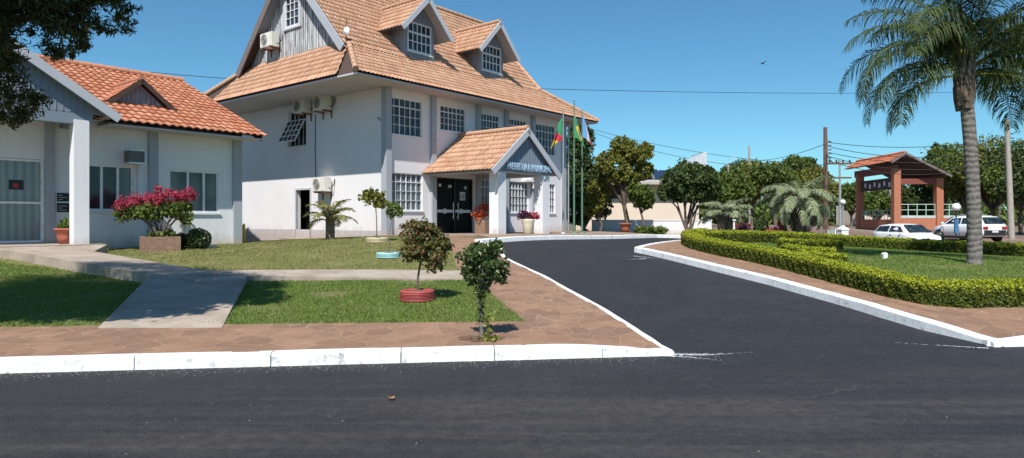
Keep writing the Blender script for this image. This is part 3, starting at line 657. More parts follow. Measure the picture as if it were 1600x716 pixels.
# ------------------------------------------------------------------ the town hall
hall = thing('town_hall', 'white two storey town hall with steep faded tile roof, dormers and gabled entrance porch', 'town hall', (-4.67, 24.7, 1.0), math.atan2(.775, .632))
ZOFF[hall.name] = 1.0
X_, Y_, Z_ = Vector((1, 0, 0)), Vector((0, 1, 0)), Vector((0, 0, 1)); L, D, DW = 11.47, 9.1, 10.4
up_w = [(.12, 4.8, 1.8, 6.2, 6, 4), (2.82, 5.22, 4.3, 6.22, 6, 4), (5.25, 5.0, 6.5, 6.2, 6, 4), (7.12, 5.0, 8.5, 6.2, 6, 4), (9.2, 4.75, 10.8, 6.2, 6, 4)]
dn_w = [(.22, 1.94, 1.84, 3.36, 6, 4), (5.3, 1.92, 6.25, 3.35, 4, 4), (7.2, 1.92, 8.62, 3.34, 6, 4), (10.0, 1.91, 10.78, 3.33, 4, 4)]
door = (2.62, 1.03, 4.78, 3.3)
w = MB('white_wall')
wall(w, (0, 0, 0), X_, -Y_, 0, .3, L, 6.66, [q[:4] for q in up_w+dn_w]+[door])
lw = [(5.12, 4.72, 6.42, 6.24), (4.8, .8, 5.82, 2.84)]
wall(w, (0, 0, 0), Y_, -X_, 0, .0, DW, 6.66, lw, depth=.2)
wall(w, (L, 0, 0), Y_, X_, 0, .3, DW, 6.66, []); wall(w, (0, DW, 0), X_, Y_, 0, .3, L, 6.66, [])
w.build('wall', hall)
p = MB('light_trim'); p.box(-.03, -.02, -.2, .0, DW, 1.18); p.build('plinth', hall)
for u in (0, 2.245, 4.92, 6.8, 8.78, 11.33):
    c = MB('grey_trim'); c.box(u-(.09 if u == 0 else .0), -.13, .4, u+(.17 if u == 0 else .24), .0, 6.64)
    if u == 0: c.box(-.09, 0, .4, .0, .17, 6.64)
    c.build('pilaster', hall)
for q in up_w: window(hall, (0, 0, 0), X_, -Y_, q[:4], q[4], q[5], 'dark_glass', thick=(2, 4), rowpos=[.26, .52, .78])
for q in dn_w: window(hall, (0, 0, 0), X_, -Y_, q[:4], q[4], q[5], 'curtained_glass', thick=(3,) if q[4] == 6 else (), rowpos=[.26, .52, .78])
# side windows: awning sash swung outwards, dark opening and fixed top lights
wn = window(hall, (0, 0, 0), Y_, -X_, (5.12, 4.72, 6.42, 6.24), 4, 1, 'door_glass', inset=.1, rowpos=[.74]); wn['label'] = 'side window with its lower sash swung open'
sa = MB('window_metal'); th = math.radians(27); top = Vector((-.03, 5.12, 5.82)); Dn = Vector((-math.sin(th), 0, -math.cos(th))); Nn = Vector((-math.cos(th), 0, math.sin(th)))
for i in range(5): sa.obox(top, Y_, Dn, Nn, .02+1.22*i/4, .06+1.22*i/4, 0, 1.08, -.02, .02)
for i in range(5): sa.obox(top, Y_, Dn, Nn, .02, 1.28, 1.04*i/4, 1.04*i/4+.035, -.017, .017)
so = sa.build('sash', wn, zoff=1.0); sg = MB('dark_glass'); sg.obox(top, Y_, Dn, Nn, .03, 1.27, .01, 1.06, -.004, .004); sg.build('pane', wn, zoff=1.0)
d = MB('door_glass'); d.obox((0, 0, 0), Y_, Z_, -X_, 4.8, 5.82, .8, 2.84, -.5, -.42); d.build('side_doorway', hall)['label'] = 'dark open side doorway with white jamb'
d = MB('light_trim')
for (a0, a1, z0, z1) in ((4.72, 4.8, .8, 2.92), (5.82, 5.9, .8, 2.92), (4.8, 5.82, 2.84, 2.92)): d.obox((0, 0, 0), Y_, Z_, -X_, a0, a1, z0, z1, -.06, .03)
d.build('door_frame', hall)
st = MB('concrete'); st.box(-.7, 4.6, .3, -.031, 6.0, .82); st.build('door_step', hall)
# black glazed double door with its stickers, band and long handles
d = MB('door_glass'); d.obox((0, 0, 0), X_, Z_, -Y_, door[0], door[2], door[1], door[3], -.14, -.10)
do = d.build('entrance_door', hall); do['label'] = 'black glazed double entrance door with a pale band'
f = MB('black_frame')
for a in (door[0], 3.66, door[2]-.06): f.obox((0, 0, 0), X_, Z_, -Y_, a, a+.06, door[1], door[3], -.10, -.05)
f.obox((0, 0, 0), X_, Z_, -Y_, door[0]+.06, 3.66, door[3]-.06, door[3], -.10, -.055); f.obox((0, 0, 0), X_, Z_, -Y_, 3.72, door[2]-.06, door[3]-.06, door[3], -.10, -.055); f.build('door_frame', do)
b = MB('aluminium'); b.obox((0, 0, 0), X_, Z_, -Y_, door[0]+.07, 3.65, 1.88, 2.0, -.10, -.085); b.obox((0, 0, 0), X_, Z_, -Y_, 3.73, door[2]-.07, 1.88, 2.0, -.10, -.085)
for a in (3.15, 4.12):
    b.face([Vector((a+.11*math.cos(k*PI/8), .082, 1.94+.11*math.sin(k*PI/8))) for k in range(16)])
b.build('door_band', do)
for a in (3.56, 3.84):
    h = MB('aluminium'); h.tube([(a, -.01, 1.6), (a, -.01, 2.3)], .018); h.tube([(a, .1, 1.7), (a, -.01, 1.7)], .01); h.tube([(a, .1, 2.2), (a, -.01, 2.2)], .01); h.build('handle', do)
for (a0, z0, a1, z1) in ((2.82, 2.93, 2.96, 3.05), (3.36, 2.9, 3.56, 3.02), (4.32, 2.88, 4.46, 3.0)):
    s_ = MB('print_white'); s_.obox((0, 0, 0), X_, Z_, -Y_, a0, a1, z0, z1, -.10, -.096); s_.build('sticker', do)
s_ = MB(['print_white', 'black_frame']); s_.obox((0, 0, 0), X_, Z_, -Y_, 4.05, 4.38, 2.4, 2.75, -.10, -.094)
for k in range(4): s_.obox((0, 0, 0), X_, Z_, -Y_, 4.09+.07*k, 4.12+.07*k, 2.46, 2.66, -.094, -.092, 1)
s_.build('notice', do)
# roof
ze, zb, zr = 6.62, 8.05, 12.05; RC = 4.55
r = MB('faded_tile')
def slope(O, A, S, poly3, **k):
    O = Vector(O); A = Vector(A); S = Vector(S).normalized(); r.tiles(O, A, S, [((Vector(p)-O).dot(A), (Vector(p)-O).dot(S)) for p in poly3], tw=.18, rl=.30, **k)
for sg_, vv in ((1, lambda v: v), (-1, lambda v: DW-v if v < 0 else D-v)):
    e0, e1, f0, f1 = (-2.15, vv(-1.0), ze), (13.2, vv(-1.0), ze), (10.72, vv(.9), zb), (-1.0, vv(.9), zb)
    A = (1, 0, 0); S = Vector(f1)-Vector((-1.0, vv(-1.0), ze)); slope((-2.15, vv(-1.0), ze), A, S, [e0, e1, f0, f1])
    g0, g1_, g2_, g3_ = (-1.3, vv(.86), zb-.02), (10.75, vv(.86), zb-.02), (10.55, vv(RC), zr), (-1.3, vv(RC), zr)
    S = Vector(g3_)-Vector(g0); slope(g0, A, S, [g0, g1_, g2_, g3_], u0=100)
S = Vector((-.8, -1, zb+.25))-Vector((-2.15, -1, ze)); slope((-2.15, -1, ze), (0, -1, 0), S, [(-2.15, -1.0, ze), (-2.15, DW+1.0, ze), (-1.0, D-.9, zb), (-.8, D-1.05, zb+.25), (-.8, 1.05, zb+.25), (-1.0, .9, zb)], u0=200)
S = Vector((10.5, -1, zb+.13))-Vector((13.2, -1, ze)); slope((13.2, -1, ze), (0, 1, 0), S, [(13.2, -1.0, ze), (13.2, DW+1.0, ze), (10.72, D-.9, zb), (10.5, D-1.1, zb+.16), (10.5, 1.1, zb+.16), (10.72, .9, zb)], u0=300)
roof = r.build('roof', hall)
def caps(mb, a, b, rad=.1, step=.36, mi=0):
    a = Vector(a); b = Vector(b); n = max(1, int((b-a).length/step)); d = (b-a)/n
    for i in range(n): mb.tube([a+d*i, a+d*(i+1.08)], [rad*1.12, rad*.92], 10, mi)
for a, b in (((-2.15, -1.0, ze+.05), (-1.0, .9, zb+.07)), ((13.2, -1.0, ze+.05), (10.72, .9, zb+.07)), ((10.72, .9, zb+.07), (10.55, RC, zr+.05)), ((-1.3, RC, zr+.06), (10.55, RC, zr+.06)), ((-2.15, DW+1.0, ze+.05), (-1.0, D-.9, zb+.07))): rc = MB('faded_tile'); caps(rc, a, b); rc.build('ridge_tiles', roof, zoff=1.0)
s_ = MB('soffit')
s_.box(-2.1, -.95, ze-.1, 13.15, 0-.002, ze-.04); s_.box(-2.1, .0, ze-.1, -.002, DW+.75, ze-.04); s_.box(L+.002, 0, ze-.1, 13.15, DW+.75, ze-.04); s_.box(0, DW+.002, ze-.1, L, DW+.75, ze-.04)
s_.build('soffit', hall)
# solid underlay so that no light leaks between the tiles
u_ = MB('dark_timber'); k = .07
for vv in (lambda v: v, lambda v: DW-v if v < 0 else D-v):
    u_.face([(-2.1, vv(-.95), ze-k+.03), (13.15, vv(-.95), ze-k+.03), (10.7, vv(.9), zb-k), (-1.0, vv(.9), zb-k)])
    u_.face([(-1.25, vv(.9), zb-k), (10.68, vv(.9), zb-k), (10.5, vv(RC), zr-k-.02), (-1.25, vv(RC), zr-k-.02)])
u_.face([(-2.1, -.95, ze-k+.03), (-2.1, DW+.95, ze-k+.03), (-1.0, D-.9, zb-k), (-1.0, .9, zb-k)])
u_.face([(13.15, -.95, ze-k+.03), (13.15, DW+.95, ze-k+.03), (10.7, D-.9, zb-k), (10.7, .9, zb-k)])
u_.build('roof_underlay', hall)
# planked gable with its window and barge boards
gw = MB('peeling_planks'); GU = -.85
hw = (4.28, 9.45, 5.22, 11.0)
P = lambda v, z: (GU, v, z)
top_at = lambda v: zr-.1-abs(v-RC)*1.096
gw.face([P(1.0, 7.8), P(hw[0], 7.8), P(hw[0], top_at(hw[0])), P(1.0, top_at(1.0))]); gw.face([P(hw[2], 7.8), P(D-1.0, 7.8), P(D-1.0, top_at(D-1.0)), P(hw[2], top_at(hw[2]))])
gw.face([P(hw[0], 7.8), P(hw[2], 7.8), P(hw[2], hw[1]), P(hw[0], hw[1])]); gw.face([P(hw[0], hw[3]), P(hw[2], hw[3]), P(hw[2], top_at(hw[2])), P(RC, zr-.1), P(hw[0], top_at(hw[0]))])
for v in np.arange(1.1, D-1.0, .145):                              # cover battens of the boarding
    z1 = min(top_at(v), top_at(v+.03))-.01
    if hw[0]-.03 < v < hw[2]+.02: gw.box(GU-.014, v, 7.9, GU-.001, v+.03, hw[1]-.02); gw.box(GU-.014, v, hw[3]+.02, GU-.001, v+.03, max(hw[3]+.05, z1))
    else: gw.box(GU-.014, v, 7.9, GU-.001, v+.03, z1)
gw.build('gable_wall', hall); gw = MB('peeling_planks'); gw.face([(10.45, .9, 7.8), (10.45, D-.9, 7.8), (10.45, RC, zr-.1)]); gw.build('gable_wall', hall)
window(hall, (GU, 0, 0), Y_, -X_, hw, 3, 5, 'dark_glass', inset=-.03, bar=.022, rowpos=[.2, .4, .6, .8])
tr = MB('light_trim')
for (a0, a1, z0, z1) in ((hw[0]-.16, hw[0], hw[1]-.12, hw[3]+.12), (hw[2], hw[2]+.16, hw[1]-.12, hw[3]+.12), (hw[0], hw[2], hw[1]-.12, hw[1]-.051)): tr.obox((GU, 0, 0), Y_, Z_, -X_, a0, a1, z0, z1, 0, .07)
tr.build('window_trim', hall)
def barge(parent, a, b, out, depth=.24, thick=.05, mat='light_trim', name='barge_board'):
    a = Vector(a); b = Vector(b); S = (b-a); Ln = S.length; S.normalize(); out = Vector(out); Dn = S.cross(out).normalized()
    if Dn.z > 0: Dn = -Dn
    m = MB(mat); m.obox(a, S, Dn, out, 0, Ln, -.03, depth, 0, thick); return m.build(name, parent)
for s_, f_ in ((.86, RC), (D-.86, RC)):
    barge(hall, (-1.3, s_-(.1 if s_ < RC else -.1), zb-.13), (-1.3, RC, zr+.02), (-1, 0, 0), .28, .06, 'grey_trim' if s_ < RC else 'dark_board')  # far board coloured dark brown to imitate the shaded underside of the rake
so = MB('grey_planks'); so.face([(-1.3, .8, zb-.16), (GU, .8, zb-.16), (GU, RC, zr-.12), (-1.3, RC, zr-.12)]); so.face([(-1.3, D-.8, zb-.16), (GU, D-.8, zb-.16), (GU, RC, zr-.12), (-1.3, RC, zr-.12)]); so.build('rake_soffit', hall)
# dormers
for uc in (2.58, 7.08):
    dm = MB('grey_planks'); hw_ = .83; fv = .98; wz = (8.42, 9.62)
    H = (-.66, wz[0], .66, wz[1]); O = (uc, fv, 0)
    wall(dm, O, X_, -Y_, -hw_, 7.95, hw_, 9.7, [H], .08)
    dm.face([(uc-hw_, fv, 9.7), (uc+hw_, fv, 9.7), (uc+.68, fv, 9.9), (uc, fv, 10.5), (uc-.68, fv, 9.9)])
    for k in (-1, 1): dm.face([(uc+k*hw_, fv, 7.95), (uc+k*hw_, fv+2.2, 7.95), (uc+k*hw_, fv+2.2, 9.7), (uc+k*hw_, fv, 9.7)])
    for a in np.arange(-hw_+.03, hw_, .12): dm.obox(O, X_, Z_, -Y_, a, a+.02, 8.02, 8.36, .001, .012); dm.obox(O, X_, Z_, -Y_, a, a+.02, 9.7, max(9.72, 10.42-abs(a)*.97), .001, .012)
    dob = dm.build('dormer', hall); ZOFF[dob.name] = 1.0
    window(dob, O, X_, -Y_, H, 5, 3, 'dark_glass', inset=0, fr=.06, bar=.035, rowpos=[.33, .66], level=1)
    rt = MB('faded_tile'); zt = 10.62; zl = 9.14; W2 = 1.42
    for k in (-1, 1):
        Oe = Vector((uc+k*W2, .44, zl)); S = Vector((-k*W2, 0, zt-zl)); Sl = S.length
        A = Vector((0, 1, 0)); rt.tiles(Oe, A, S, [(0, 0), (1.5, 0), (3.05, Sl), (0, Sl)], tw=.2, rl=.34, u0=uc*50)
    caps(rt, (uc, .44, zt+.05), (uc, 3.4, zt+.05), .09); rt.build('dormer_roof', dob)
    un = MB('soffit')
    for k in (-1, 1): un.face([(uc+k*(W2-.04), .47, zl-.03), (uc+k*(W2-.04), 1.9, zl-.03), (uc, 3.3, zt-.05), (uc, .47, zt-.05)])
    un.build('dormer_soffit', dob)
    for k in (-1, 1): barge(dob, (uc+k*(W2+.02), .44, zl-.02), (uc, .44, zt+.02), (0, -1, 0), .17, .05)
    sl = MB('light_trim'); sl.box(uc-hw_-.06, fv-.07, 7.98, uc+hw_+.06, fv-.013, 8.04)
    for k in (-1, 1): sl.obox((uc+k*(hw_+.03), fv, 8.12), Y_, Vector((0, .77, .64)).normalized(), X_, 0, .02, 0, 1.2, -.04, .04)
    sl.build('flashing', dob)
# entrance porch
PC, q = 3.9, 3.57
for u0 in (2.3, 5.02):
    c = MB('blue_white_wall'); c.box(u0, -q+.06, .9, u0+.44, -q+.5, 3.34); c.build('porch_column', hall)
b = MB('light_trim'); b.box(2.1, -q+.1, 3.34, 2.42, -.001, 3.62); b.box(5.36, -q+.1, 3.34, 5.66, -.001, 3.62); b.box(2.42, -q+.1, 3.34, 5.36, -q+.34, 3.42); b.build('porch_beam', hall)
gb = MB('slate_board'); gb.face([(1.95, -q+.04, 3.42), (5.85, -q+.04, 3.42), (PC, -q+.04, 4.94)])
for a in np.arange(2.2, 5.65, .17): gb.box(a, -q+.025, 3.43, a+.02, -q+.039, max(3.44, 4.9-abs(a-PC)*.78-.03))
gb.face([(1.95, -q+.3, 3.42), (5.85, -q+.3, 3.42), (PC, -q+.3, 4.94)]); gb.build('porch_gable', hall)
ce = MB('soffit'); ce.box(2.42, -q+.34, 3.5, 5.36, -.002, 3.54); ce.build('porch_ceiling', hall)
rt = MB('faded_tile')
for k in (-1, 1):
    Oe = Vector((PC+k*2.12, -q-.08, 3.39)); S = Vector((-k*2.12, 0, 5.04-3.39)); Sl = S.length
    rt.tiles(Oe, Vector((0, 1, 0)), S, [(0, 0), (q+.06, 0), (q+.06, Sl), (0, Sl)], tw=.2, rl=.34, u0=900)
caps(rt, (PC, -q-.08, 5.1), (PC, -.02, 5.1), .1); rt.build('porch_roof', hall)
un = MB('soffit')
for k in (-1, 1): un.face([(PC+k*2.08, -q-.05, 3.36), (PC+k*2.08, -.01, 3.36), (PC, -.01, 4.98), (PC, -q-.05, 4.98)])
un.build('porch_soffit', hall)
for k in (-1, 1): barge(hall, (PC+k*2.16, -q-.08, 3.35), (PC, -q-.08, 5.06), (0, -1, 0), .2, .05)
# lettering
def text(body, size, mat, parent, O, A, N, extrude=.012, width=None, name='lettering'):
    cu = bpy.data.curves.new('t', 'FONT'); cu.body = body; cu.size = size; cu.extrude = extrude; cu.offset = size*.008; cu.resolution_u = 3
    o = bpy.data.objects.new('t', cu); COL.objects.link(o); dg = bpy.context.evaluated_depsgraph_get(); me = bpy.data.meshes.new_from_object(o.evaluated_get(dg))
    bpy.data.objects.remove(o); A = Vector(A); N = Vector(N); O = Vector(O); sx = 1
    if width: sx = width/max(v.co.x for v in me.vertices)
    for v in me.vertices: v.co = O+A*v.co.x*sx+Z_*v.co.y*1.1+N*v.co.z-Vector((0, 0, zof(parent)))
    me.materials.clear(); me.materials.append(M[mat]); me.name = name; r_ = bpy.data.objects.new(name, me); COL.objects.link(r_); r_.parent = parent; return r_
text('PREFEITURA MUNICIPAL', .33, 'letter_blue', hall, (2.66, -q-.06, 3.46), X_, -Y_, width=2.8)
dp = MB('steel_pole'); dp.tube([(L+.18, -.2, 1.0), (L+.18, -.2, 6.5)], .04); dp.tube([(L+.18, -.2, 6.5), (L+.18, -.7, 6.55)], .035); dp.build('downpipe', hall)
cb = MB('wire_black'); cb.tube([(-.02, 4.42, 5.9), (-.02, 4.44, 4.6), (-.02, 4.40, 3.3)], .015, 5); cb.build('cable', hall)
for z, v in ((5.28, .28), (5.35, .4)):
    b = MB('grey_trim'); b.box(-.04, v, z, 0, v+.07, z+.09); b.build('junction_box', hall)
# satellite dish and antenna on the hip
an = thing('antenna', 'small white dish on a rusty stub at the corner of the roof hip', 'antenna', (*ML(-1.15, .85), 8.1), hall.rotation_euler.z)
b = MB('rust'); b.tube([(0, 0, 0), (0, 0, .85)], .02, 6); b.tube([(0, 0, .1), (.25, .0, .12)], .03, 6); b.build('mast', an)
b = MB('lamp_globe'); b.grid([[(-.12+.10*rr*rr-.05, -.1+.17*rr*math.cos(2*PI*j/16), .34+.17*rr*math.sin(2*PI*j/16)) for j in range(16)] for rr in (.02, .5, 1)], closed=True); b.build('dish', an)
# air conditioners: each one a thing of its own
def aircon(u, v, z, label, s=1.0, N=None, frame=None):
    """frame: (function local->world, rotation); the box hangs on the wall plane facing -x"""
    fn, rz = frame; x, y = fn(u, v); t_ = thing('air_conditioner', label, 'air conditioner', (x, y, z), rz, 'outdoor air conditioning units on the town hall')
    b = MB('ac_white'); b.box(-.42*s, 0, 0, -.1, .82*s, .56*s); b.box(-.44*s, .02, .02, -.42*s, .8*s, .54*s); b.build('casing', t_)
    gx = -.45*s; b = MB('ac_grille'); c = (gx, .52*s, .29*s)
    b.grid([[(gx+.002, c[1]+r_*math.cos(2*PI*j/20), c[2]+r_*math.sin(2*PI*j/20)) for j in range(20)] for r_ in (.001, .22*s)], closed=True); b.build('fan_opening', t_)
    b = MB('ac_white')
    for r_ in (.07, .13, .19, .225): b.tube([(gx, c[1]+r_*s*math.cos(2*PI*j/16), c[2]+r_*s*math.sin(2*PI*j/16)) for j in range(17)], .006, 4)
    b.build('fan_guard', t_)
    b = MB('rust'); b.box(-.44*s, .1, -.06, 0, .15, 0); b.box(-.44*s, .66*s, -.06, 0, .66*s+.05, 0); b.box(-.04, .1, -.32, 0, .15, -.06); b.box(-.04, .66*s, -.32, 0, .66*s+.05, -.06); b.build('bracket', t_)
    b = MB('black_plastic'); b.tube([(-.2, 0, .15), (-.18, -.09, .1), (-.05, -.12, .3), (-.02, -.1, .5)], .02, 6); b.build('pipe', t_); return t_
HF = (ML, hall.rotation_euler.z)
aircon(0, 3.2, 5.98, 'air conditioner high on the side wall, nearest the town hall corner', 1.0, frame=HF)
aircon(0, 4.6, 6.0, 'air conditioner high on the side wall just above the tilted window sash', 1.0, frame=HF)
aircon(0, 3.22, 2.72, 'air conditioner low on the side wall beside the open side doorway', 1.0, frame=HF)
aircon(GU, 5.6, 8.72, 'air conditioner on the peeling planked gable beneath the attic window', 1.05, frame=HF)

# ------------------------------------------------------------------ the annexe on the left
ann = thing('annexe', 'single storey white annexe with orange tile roof, porch gable and sliding windows', 'building', (-9.27, 22.7, .8), math.atan2(.775, .632)); ZOFF[ann.name] = .8
wins = [(-4.7, 1.85, -3.38, 3.2), (-2.35, 1.82, -.74, 3.17)]; dr = (-8.4, .95, -5.66, 3.24)
w = MB('blue_white_wall'); wall(w, (0, 0, 0), X_, -Y_, -10.5, .3, 0, 4.6, wins+[dr]); wall(w, (0, 0, 0), Y_, X_, 0, .3, 10.6, 4.6)
w.face([(0, 0, 4.6), (0, 10.6, 4.6), (0, 5.3, 6.95)]); w.face([(-10.5, 0, .3), (-10.5, 10.6, .3), (-10.5, 10.6, 4.6), (-10.5, 5.3, 6.95), (-10.5, 0, 4.6)]); w.face([(0, 10.6, .3), (-10.5, 10.6, .3), (-10.5, 10.6, 4.6), (0, 10.6, 4.6)]); w.build('wall', ann)
for a, b in ((-.27, .03), (-2.97, -2.7), (-5.66, -5.44)):
    c = MB('grey_trim'); c.box(a, -.1, .5, b, 0, 4.5); c.build('pilaster', ann)
def slider(par, h, parts, panes):
    a0, z0, a1, z1 = h; wf = MB('window_metal'); n0, n1 = -.09, -.03; B = lambda x0, x1, y0, y1, o=0: wf.obox((0, 0, 0), X_, Z_, -Y_, x0, x1, y0, y1, n0, n1+o)
    B(a0, a0+.06, z0, z1); B(a1-.06, a1, z0, z1); B(a0+.06, a1-.06, z0, z0+.06); B(a0+.06, a1-.06, z1-.06, z1)
    xs_ = [a0+.06]+[a0+(a1-a0)*p_ for p_ in parts]+[a1-.06]
    for x in xs_[1:-1]: B(x-.035, x+.035, z0+.06, z1-.06, -.004)
    wf.obox((0, 0, 0), X_, Z_, -Y_, a0-.04, a1+.04, z0-.06, z0-.002, -.05, .05)
    o = wf.build('window', par)
    for i, pm in enumerate(panes):
        g_ = MB(pm); g_.obox((0, 0, 0), X_, Z_, -Y_, xs_[i]+.01, xs_[i+1]-.01, z0+.03, z1-.03, n0+.01, n0+.02); g_.build('pane', o, zoff=.8)
slider(ann, wins[0], (.35, .68), ('open_glass', 'open_glass', 'blind_glass')); slider(ann, wins[1], (.38, .7), ('blind_glass',)*3)
df = MB('window_metal')
for a in (-8.38, -7.02, -6.98, -5.74): df.obox((0, 0, 0), X_, Z_, -Y_, a, a+.07 if a != -7.02 else a+.04, dr[1]+.02, dr[3], -.1, -.03)
for z in (dr[1]+.02, 2.02, dr[3]-.07): df.obox((0, 0, 0), X_, Z_, -Y_, -8.31, -7.02, z, z+.06, -.1, -.034); df.obox((0, 0, 0), X_, Z_, -Y_, -6.91, -5.74, z, z+.06, -.1, -.034)
dfo = df.build('glass_door', ann); dfo['label'] = 'white framed glass double door with curtains behind'
g_ = MB('door_curtain'); g_.obox((0, 0, 0), X_, Z_, -Y_, -8.4, -5.66, dr[1], dr[3], -.13, -.09); g_.build('pane', dfo, zoff=.8)
g_ = MB(['board_black', 'tail_red']); g_.obox((0, 0, 0), X_, Z_, -Y_, -6.45, -6.12, 2.4, 2.66, -.09, -.08); g_.obox((0, 0, 0), X_, Z_, -Y_, -6.36, -6.24, 2.45, 2.56, -.08, -.078, 1); g_.build('door_sign', dfo, zoff=.8)
# porch
fl = MB('concrete'); fl.box(-9.5, -1.75, .3, -4.75, -.002, .94); fl.build('porch_floor', ann)
for u0 in (-5.4, -9.3):
    c = MB('blue_white_wall'); c.box(u0, -1.42, .94, u0+.36, -1.08, 4.25); c.build('porch_column', ann)
b = MB('slate_board'); b.box(-9.6, -1.4, 4.14, -4.95, -1.12, 4.44); b.box(-5.3, -1.12, 4.14, -5.1, -.002, 4.4); b.build('porch_beam', ann)
PX = -7.5; pf = 6.42; pe = 4.46; W2 = 3.13
gb = MB('slate_board'); gb.face([(PX-3.0, -1.4, 4.42), (PX+3.0, -1.4, 4.42), (PX, -1.4, pf-.1)])
for a in np.arange(PX-2.8, PX+2.8, .16): gb.box(a, -1.414, 4.45, a+.02, -1.401, max(4.46, pf-.14-abs(a-PX)*.62))
gb.build('porch_gable', ann)
ce = MB('soffit'); ce.box(-9.6, -1.12, 4.40, -5.3, -.002, 4.43); ce.build('porch_ceiling', ann)
rt = MB('orange_tile')
sl_v = lambda z: (z-4.46)/.44-.6
for k in (-1, 1):
    Oe = Vector((PX+k*W2, -1.62, pe)); S = Vector((-k*W2, 0, pf-pe)); Sl = S.length
    rt.tiles(Oe, Vector((0, 1, 0)), S, [(0, 0), (1.62+sl_v(pe)+.1, 0), (1.62+sl_v(pf)+.1, Sl), (0, Sl)], tw=.24, rl=.4, amp=.04, u0=50)
caps(rt, (PX, -1.62, pf+.05), (PX, sl_v(pf), pf+.05), .1); rt.build('porch_roof', ann)
un = MB('light_trim')
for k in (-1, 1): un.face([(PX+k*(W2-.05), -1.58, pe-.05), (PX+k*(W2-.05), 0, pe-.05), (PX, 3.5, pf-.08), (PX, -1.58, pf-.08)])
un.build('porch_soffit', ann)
for k in (-1, 1): barge(ann, (PX+k*(W2+.04), -1.62, pe-.04), (PX, -1.62, pf+.04), (0, -1, 0), .2, .06)
# main roof
rt = MB('orange_tile'); S = Vector((0, 5.9, 2.6))
for k in (1, -1):
    O = Vector((.5, -.88, 4.39)) if k == 1 else Vector((.5, 11.2, 4.46)); Sx = Vector((0, (6.18 if k == 1 else -5.9), 2.66 if k == 1 else 2.6)); Ln = Sx.length
    rt.tiles(O, Vector((-1, 0, 0)), Sx, [(0, 0), (11.5, 0), (11.5, Ln), (0, Ln)], tw=.24, rl=.4, amp=.045, lift=.035, u0=500*k)
ro = rt.build('roof', ann); rc = MB('orange_tile'); caps(rc, (.5, 5.3, 7.1), (-11, 5.3, 7.1), .12, .4); rc.build('ridge_tiles', ro, zoff=.8)
un = MB('dark_timber'); un.face([(.46, -.55, 4.42), (-11, -.55, 4.42), (-11, 5.3, 6.98), (.46, 5.3, 6.98)]); un.face([(.46, 11.1, 4.42), (-11, 11.1, 4.42), (-11, 5.3, 6.98), (.46, 5.3, 6.98)]); un.build('roof_underlay', ann)
s_ = MB('soffit'); s_.box(-4.35, -.82, 4.28, .4, -.003, 4.32); s_.build('soffit', ann)
for b_ in ((.44, -.6, 4.42, .44, 5.3, 7.0),): barge(ann, b_[:3], b_[3:], (1, 0, 0), .18, .04, 'dark_timber')
# small gable on the annexe roof
dm = MB('grey_planks'); gc, gv, gz = -2.8, 1.05, 5.12
dm.face([(gc-.98, gv, gz-.02), (gc+.98, gv, gz-.02), (gc, gv, 5.9)])
for a in np.arange(gc-.85, gc+.85, .12): dm.box(a, gv-.013, gz, a+.02, gv-.001, max(gz+.01, 5.86-abs(a-gc)*.82))
dmo = dm.build('roof_gable', ann); ZOFF[dmo.name] = .8
rt = MB('orange_tile')
for k in (-1, 1):
    Oe = Vector((gc+k*1.2, gv-.22, 5.03)); S = Vector((-k*1.2, 0, .98)); Sl = S.length
    rt.tiles(Oe, Vector((0, 1, 0)), S, [(0, 0), (.45, 0), (2.4, Sl), (0, Sl)], tw=.24, rl=.4, amp=.04, u0=700)
caps(rt, (gc, gv-.22, 6.06), (gc, 3.1, 6.06), .09); rt.build('gable_roof', dmo)
for k in (-1, 1): barge(dmo, (gc+k*1.22, gv-.22, 5.0), (gc, gv-.22, 6.02), (0, -1, 0), .1, .04, 'dark_timber')
# old window unit in a wall hood
wa = thing('air_conditioner', 'old window air conditioner in a hooded box beside the annexe pilaster', 'air conditioner', (*LL(-3.66, 0), 3.25), ann.rotation_euler.z)
b = MB('ac_grille'); b.box(.02, -.38, .05, .44, 0, .38); b.build('casing', wa)
b = MB('aluminium'); b.box(0, -.44, .38, .47, 0, .41); b.box(0, -.44, .0, .47, 0, .045); b.box(.44, -.40, .045, .47, 0, .38); b.build('hood', wa)
b = MB('ac_white'); b.tube([(.38, -.03, 0), (.38, -.03, -1.6)], .015, 6); b.build('pipe', wa)
for i, (z0, z1, lb) in enumerate(((2.1, 2.34, 'upper black notice board beside the glass door'), (1.8, 2.06, 'lower black notice board beside the glass door'))):
    nb = thing('notice_board', lb, 'notice board', (*LL(-5.4, 0), z0), ann.rotation_euler.z)
    b = MB('board_black'); b.box(.02, -.03, 0, .40, 0, z1-z0); b.build('panel', nb)
    b = MB('aluminium')
    for q_ in ((0, .02, -.02, z1-z0+.02), (.40, .42, -.02, z1-z0+.02)): b.box(q_[0], -.036, q_[2], q_[1], 0, q_[3])
    b.box(.02, -.036, -.02, .40, 0, 0); b.box(.02, -.036, z1-z0, .40, 0, z1-z0+.02); b.build('frame', nb)
    b = MB('print_white')
    for k in range(3): b.box(.06, -.033, .05+k*.06, .16+.1*((k+i) % 2), -.031, .062+k*.06)
    b.build('printing', nb)
